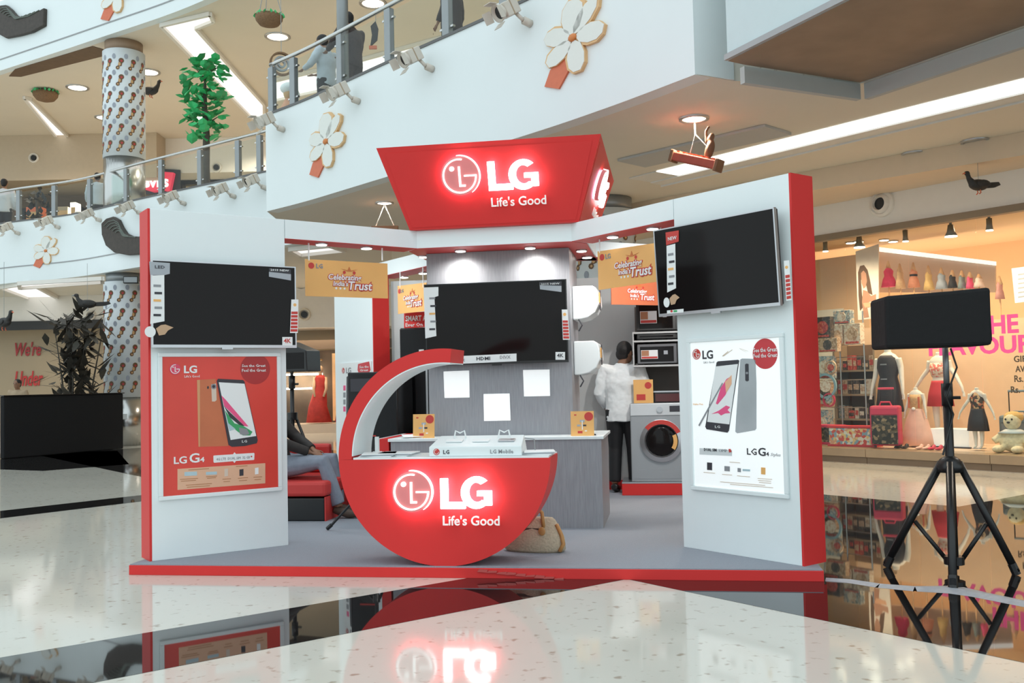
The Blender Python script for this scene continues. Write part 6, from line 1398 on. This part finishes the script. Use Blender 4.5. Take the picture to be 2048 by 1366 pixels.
# ================================================================ people
HAIR = mat('black_hair', (.012, .010, .010), .6, noise=.4, scale=40, bump=.5); SKIN = mat('brown_skin', (.26, .13, .075), .55, noise=.1, scale=10)
def person(label, mtx, J, cols, vox=.012, fingers=True, skirt=None, group=None, eyes=True):
    """J: joints in metres, facing +y, right hand on +x; one continuous body, clothes and hair on top"""
    t = thing('person', label, 'person', mtx, group)
    sh_, tr_, so_ = cols; j = {k: V(v) for k, v in J.items() if isinstance(v, tuple)}
    hd_, nk, ch, pv = j['head'], j['neck'], j['chest'], j['pelvis']
    fw = V(J.get('face', (0, 1, 0))).normalized(); rt = fw.cross(V((0, 0, 1))).normalized()
    b = MB()
    b.ell(hd_ + V((0, 0, .02)), (.074, .088, .098)).ell(hd_ + fw * .02 - V((0, 0, .05)), (.058, .066, .062)).ell(hd_ + fw * .092 - V((0, 0, .005)), (.014, .02, .022))
    for s in (-1, 1): b.ell(hd_ + rt * (.078 * s) - V((0, 0, .01)), (.014, .022, .032))
    b.tube([nk - V((0, 0, .06)), nk, hd_ - V((0, 0, .05))], [.062, .055, .052], 10)
    b.tube([pv, (pv + ch) / 2, ch, nk - V((0, 0, .04))], [.12, .11, .12, .06], 12)
    for s in ('l', 'r'):
        S_, E_, W_ = j[s + 'sh'], j[s + 'el'], j[s + 'wr']
        b.tube([ch + (S_ - ch) * .3, S_, (S_ + E_) / 2, E_, (E_ + W_) / 2, W_], [.06, .05, .043, .036, .034, .025], 10)
        d = (W_ - E_).normalized(); up = V(J.get(s + 'palm', (0, 0, 1))); sd = d.cross(up).normalized(); pm = W_ + d * .05
        b.tube([W_, pm, W_ + d * .085], [.025, .034, .034], 8, flat=.5)
        if fingers:
            for q, ln in enumerate((.062, .072, .068, .052)):
                o_ = W_ + d * .085 + sd * ((q - 1.5) * .018); cv = up * -.35
                b.tube([o_ - d * .01, o_ + d * ln * .5 + cv * ln * .2, o_ + d * ln * .85 + cv * ln * .8], [.009, .0085, .0065], 6)
            th0 = W_ + d * .03 - sd * .03; b.tube([th0, th0 + d * .03 - sd * .028, th0 + d * .065 - sd * .03 - up * .01], [.011, .010, .007], 6)
        H_, K_, A_ = j[s + 'hip'], j[s + 'kn'], j[s + 'an']
        b.tube([pv, H_, (H_ + K_) / 2, K_, (K_ + A_) / 2, A_], [.09, .085, .072, .055, .05, .036], 10)
    b.build('body', SKIN, t, vox=vox)
    # hair
    b = MB(); b.ell(hd_ + V((0, 0, .035)) - fw * .018, (.086, .098, .092)).ell(hd_ - fw * .05 - V((0, 0, .02)), (.072, .052, .07))
    b.build('hair', HAIR, t, vox=vox)
    if eyes:
        for s in (-1, 1): MB().ell(hd_ + fw * .083 + rt * (.03 * s) + V((0, 0, .015)), (.011, .009, .008), 8, 6).build('eye', INK, t)
    # shirt
    b = MB(); low = pv - V((0, 0, J.get('hem', .10)))
    tw = j.get('twist', V((1, 0, 0)))
    sl_ = j['lsh']; sr_ = j['rsh']
    def ring(c, rx, ry): return (c.x, c.y, c.z, rx, ry)
    if J.get('seated'):
        b.tube([pv + V((0, -.01, -.04)), pv + (ch - pv) * .35, pv + (ch - pv) * .75, ch, nk - V((0, 0, .05)), nk - V((0, 0, .01))], [.165, .16, .165, .17, .10, .066], 16, flat=.9)
    else:
        b.loft([ring(low, .185, .135), ring(pv + V((0, 0, .02)), .182, .132), ring((pv + ch) / 2, .178, .125), ring(ch, .195, .13), ring(ch + (nk - ch) * .55, .185, .11), ring(nk - V((0, 0, .035)), .10, .08), ring(nk + V((0, 0, .005)), .064, .062)], 18)
    for s in ('l', 'r'):
        S_, E_, W_ = j[s + 'sh'], j[s + 'el'], j[s + 'wr']; slv = J.get('sleeve', .9)
        e2 = E_ + (W_ - E_) * slv
        b.tube([ch + (S_ - ch) * .45 + V((0, 0, .03)), S_, (S_ + E_) / 2, E_] + ([e2] if slv > 0 else []), [.085, .078, .065, .055] + ([.042] if slv > 0 else []), 12)
    o = b.build('shirt', sh_, t, vox=vox)
    if not J.get('seated'):
        tx = bpy.data.textures.get('folds') or bpy.data.textures.new('folds', 'CLOUDS'); tx.noise_scale = .09
        md = o.modifiers.new('folds', 'DISPLACE'); md.texture = tx; md.strength = .022; md.mid_level = .5; md.texture_coords = 'LOCAL'
    b = MB(); cl = pv + V((0, 0, .06 if not J.get('seated') else 0))
    b.ell(pv - V((0, 0, .03)), (.165, .125, .12))
    for s in ('l', 'r'):
        H_, K_, A_ = j[s + 'hip'], j[s + 'kn'], j[s + 'an']
        b.tube([H_ + V((0, 0, .03)), H_ - (H_ - K_) * .2, (H_ + K_) / 2, K_, (K_ + A_) / 2, A_ + (K_ - A_) * .06], [.105, .102, .09, .072, .066, .062], 12)
    b.build('skirt' if skirt else 'trousers', tr_, t, vox=vox)
    for s in ('l', 'r'):
        A_, T_ = j[s + 'an'], j[s + 'toe']
        b = MB(); b.tube([A_ + (A_ - T_).normalized() * .05 - V((0, 0, .04)), A_ - V((0, 0, .035)), (A_ + T_) / 2 - V((0, 0, .03)), T_], [.038, .045, .045, .034], 10, flat=.9); b.build('shoe', so_, t, vox=vox)
    return t
STAND = dict(head=(0, .03, 1.48), neck=(0, .01, 1.35), chest=(0, 0, 1.16), pelvis=(0, 0, .86), lsh=(-.185, 0, 1.29), rsh=(.185, 0, 1.29), lel=(-.25, -.02, 1.03), rel=(.25, -.02, 1.03), lwr=(-.24, .09, .82), rwr=(.24, .09, .82),
             lhip=(-.085, 0, .84), rhip=(.085, 0, .84), lkn=(-.095, .02, .46), rkn=(.095, .02, .46), lan=(-.10, -.02, .09), ran=(.10, -.02, .09), ltoe=(-.12, .14, .035), rtoe=(.12, .14, .035))
WS = mat('white_checked_shirt', (.84, .87, .88), .8, noise=.12, scale=14, bump=.3); BT = mat('black_trousers', (.010, .010, .012), .7, noise=.3, scale=10); JEANS = mat('blue_grey_jeans', (.22, .25, .31), .8, noise=.25, scale=16, bump=.3); JK = mat('dark_jacket', (.022, .018, .017), .7, noise=.4, scale=14, bump=.3)
fp = atz(1250, 984, PH)
J = dict(STAND); J.update(head=(.03, .07, 1.46), face=(.55, .8, -.1), neck=(.0, .03, 1.345), lel=(-.25, -.03, 1.04), lwr=(-.21, .14, .88), rel=(.26, .03, 1.04), rwr=(.16, .24, 1.20), hem=.12, lan=(-.10, -.03, .09), ran=(.10, .02, .09), rtoe=(.20, .16, .035), ltoe=(-.10, .13, .035), rpalm=(-1, 0, 0), lpalm=(1, 0, 0))
per = person('man in a loose white shirt and black trousers facing the microwaves', T((fp.x, fp.y - .03, PH)) @ RZ(-.30), J, (WS, BT, BLK), .009)
t = thing('mobile_phone', 'dark phone held to the face of the standing man', 'phone', per.matrix_world @ T((.115, .30, 1.33)) @ RX(-.5)); MB().box(-.006, .006, -.03, .03, -.06, .07).build('phone', BLK, t, bevel=.004)
# seated man
SEAT = dict(seated=True, head=(0, -.15, 1.15), neck=(0, -.17, 1.01), chest=(0, -.15, .82), pelvis=(0, -.02, .46), lsh=(-.185, -.15, .94), rsh=(.185, -.15, .94), lel=(-.24, .08, .70), rel=(.24, .08, .70), lwr=(-.08, .30, .60), rwr=(.10, .34, .585),
            lhip=(-.09, .02, .45), rhip=(.09, .02, .45), lkn=(-.15, .46, .50), rkn=(.14, .48, .50), lan=(-.13, .52, .10), ran=(.13, .62, .10), ltoe=(-.15, .70, .04), rtoe=(.14, .80, .04), sleeve=.95)
kp = BM.inverted() @ atz(655, 950, .55)
person('seated man in dark jacket and grey jeans on the red sofa', BF(-2.17, 2.34, PH - .045) @ RZ(-R(90)) @ T((0, 0, .045)), SEAT, (JK, JEANS, mat('brown_shoe', (.08, .05, .035), .6)), .010)
# people on the upper level
def up_person(label, px, py, y, cols, rz, J2=None, vox=.02, z=5.205, s_=1.0):
    P = aty(px, py, y); J = dict(STAND); J.update(J2 or {})
    return person(label, T((P.x, y, z)) @ RZ(rz) @ M.Scale(s_, 4), J, cols, vox, True)
PW = mat('pale_blue_shirt', (.50, .55, .60), .8, noise=.15); DKD = mat('dark_patterned_dress', (.035, .022, .020), .7, noise=.6, scale=30)
LEAN = dict(rel=(.27, .10, 1.06), rwr=(.16, .30, 1.04), lel=(-.27, .10, 1.06), lwr=(-.16, .30, 1.04), head=(0, .08, 1.46))
up_person('woman in a dark patterned dress leaning behind the front railing', 702, 60, 14.35, (DKD, DKD, BLK), 1.0, LEAN, .018, 5.205, 1.08)
up_person('man in a pale shirt behind the front railing beside the woman', 652, 70, 15.2, (PW, BT, BLK), 1.2, LEAN, .018, 5.205, 1.06)
up_person('person in dark clothes at the top edge behind the front railing', 903, 20, 12.9, (DKD, BT, BLK), 1.2, None, .022, 5.2, 1.05)
up_person('man in a pale shirt left of the steel sleeve on the upper level', 195, 380, 24.2, (PW, BT, BLK), .4, None, .022)
up_person('woman in a white top at the far left of the upper level', 8, 380, 25.2, (mat('white_top_cloth', (.60, .60, .62), .8), BT, BLK), .3, None, .022, 5.2, 1.08)
P = aty(36, 770, 22.5); up_person('person with dark hair standing behind the black barrier', 36, 770, 22.5, (mat('tan_top', (.40, .30, .20), .8), BT, BLK), 3.0, None, .022, 0)
# plush doll on the front balcony corner
P, fm = onpoly(offset(FBL, -.2), 580, 185); P = P + ray(580, 185) * .75; t = thing('orange_doll', 'orange robed doll with white hair behind the corner railing', 'doll', T((P.x, P.y, 5.202)))
MB().loft([(0, 0, .3, .26, .2), (0, 0, .55, .18, .15), (0, 0, .75, .08, .07)], 18).lathe([(.25, 0), (.26, .3)]).build('robe', mat('orange_cloth', (.72, .36, .22), .8, noise=.2, scale=12), t, smooth=True); MB().ell((0, 0, .85), (.11, .11, .13)).build('head', MT_, t, smooth=True); MB().ell((-.02, -.02, .92), (.14, .13, .10)).ell((.08, -.03, .80), (.09, .09, .12)).build('hair', PAPER, t, vox=.02)
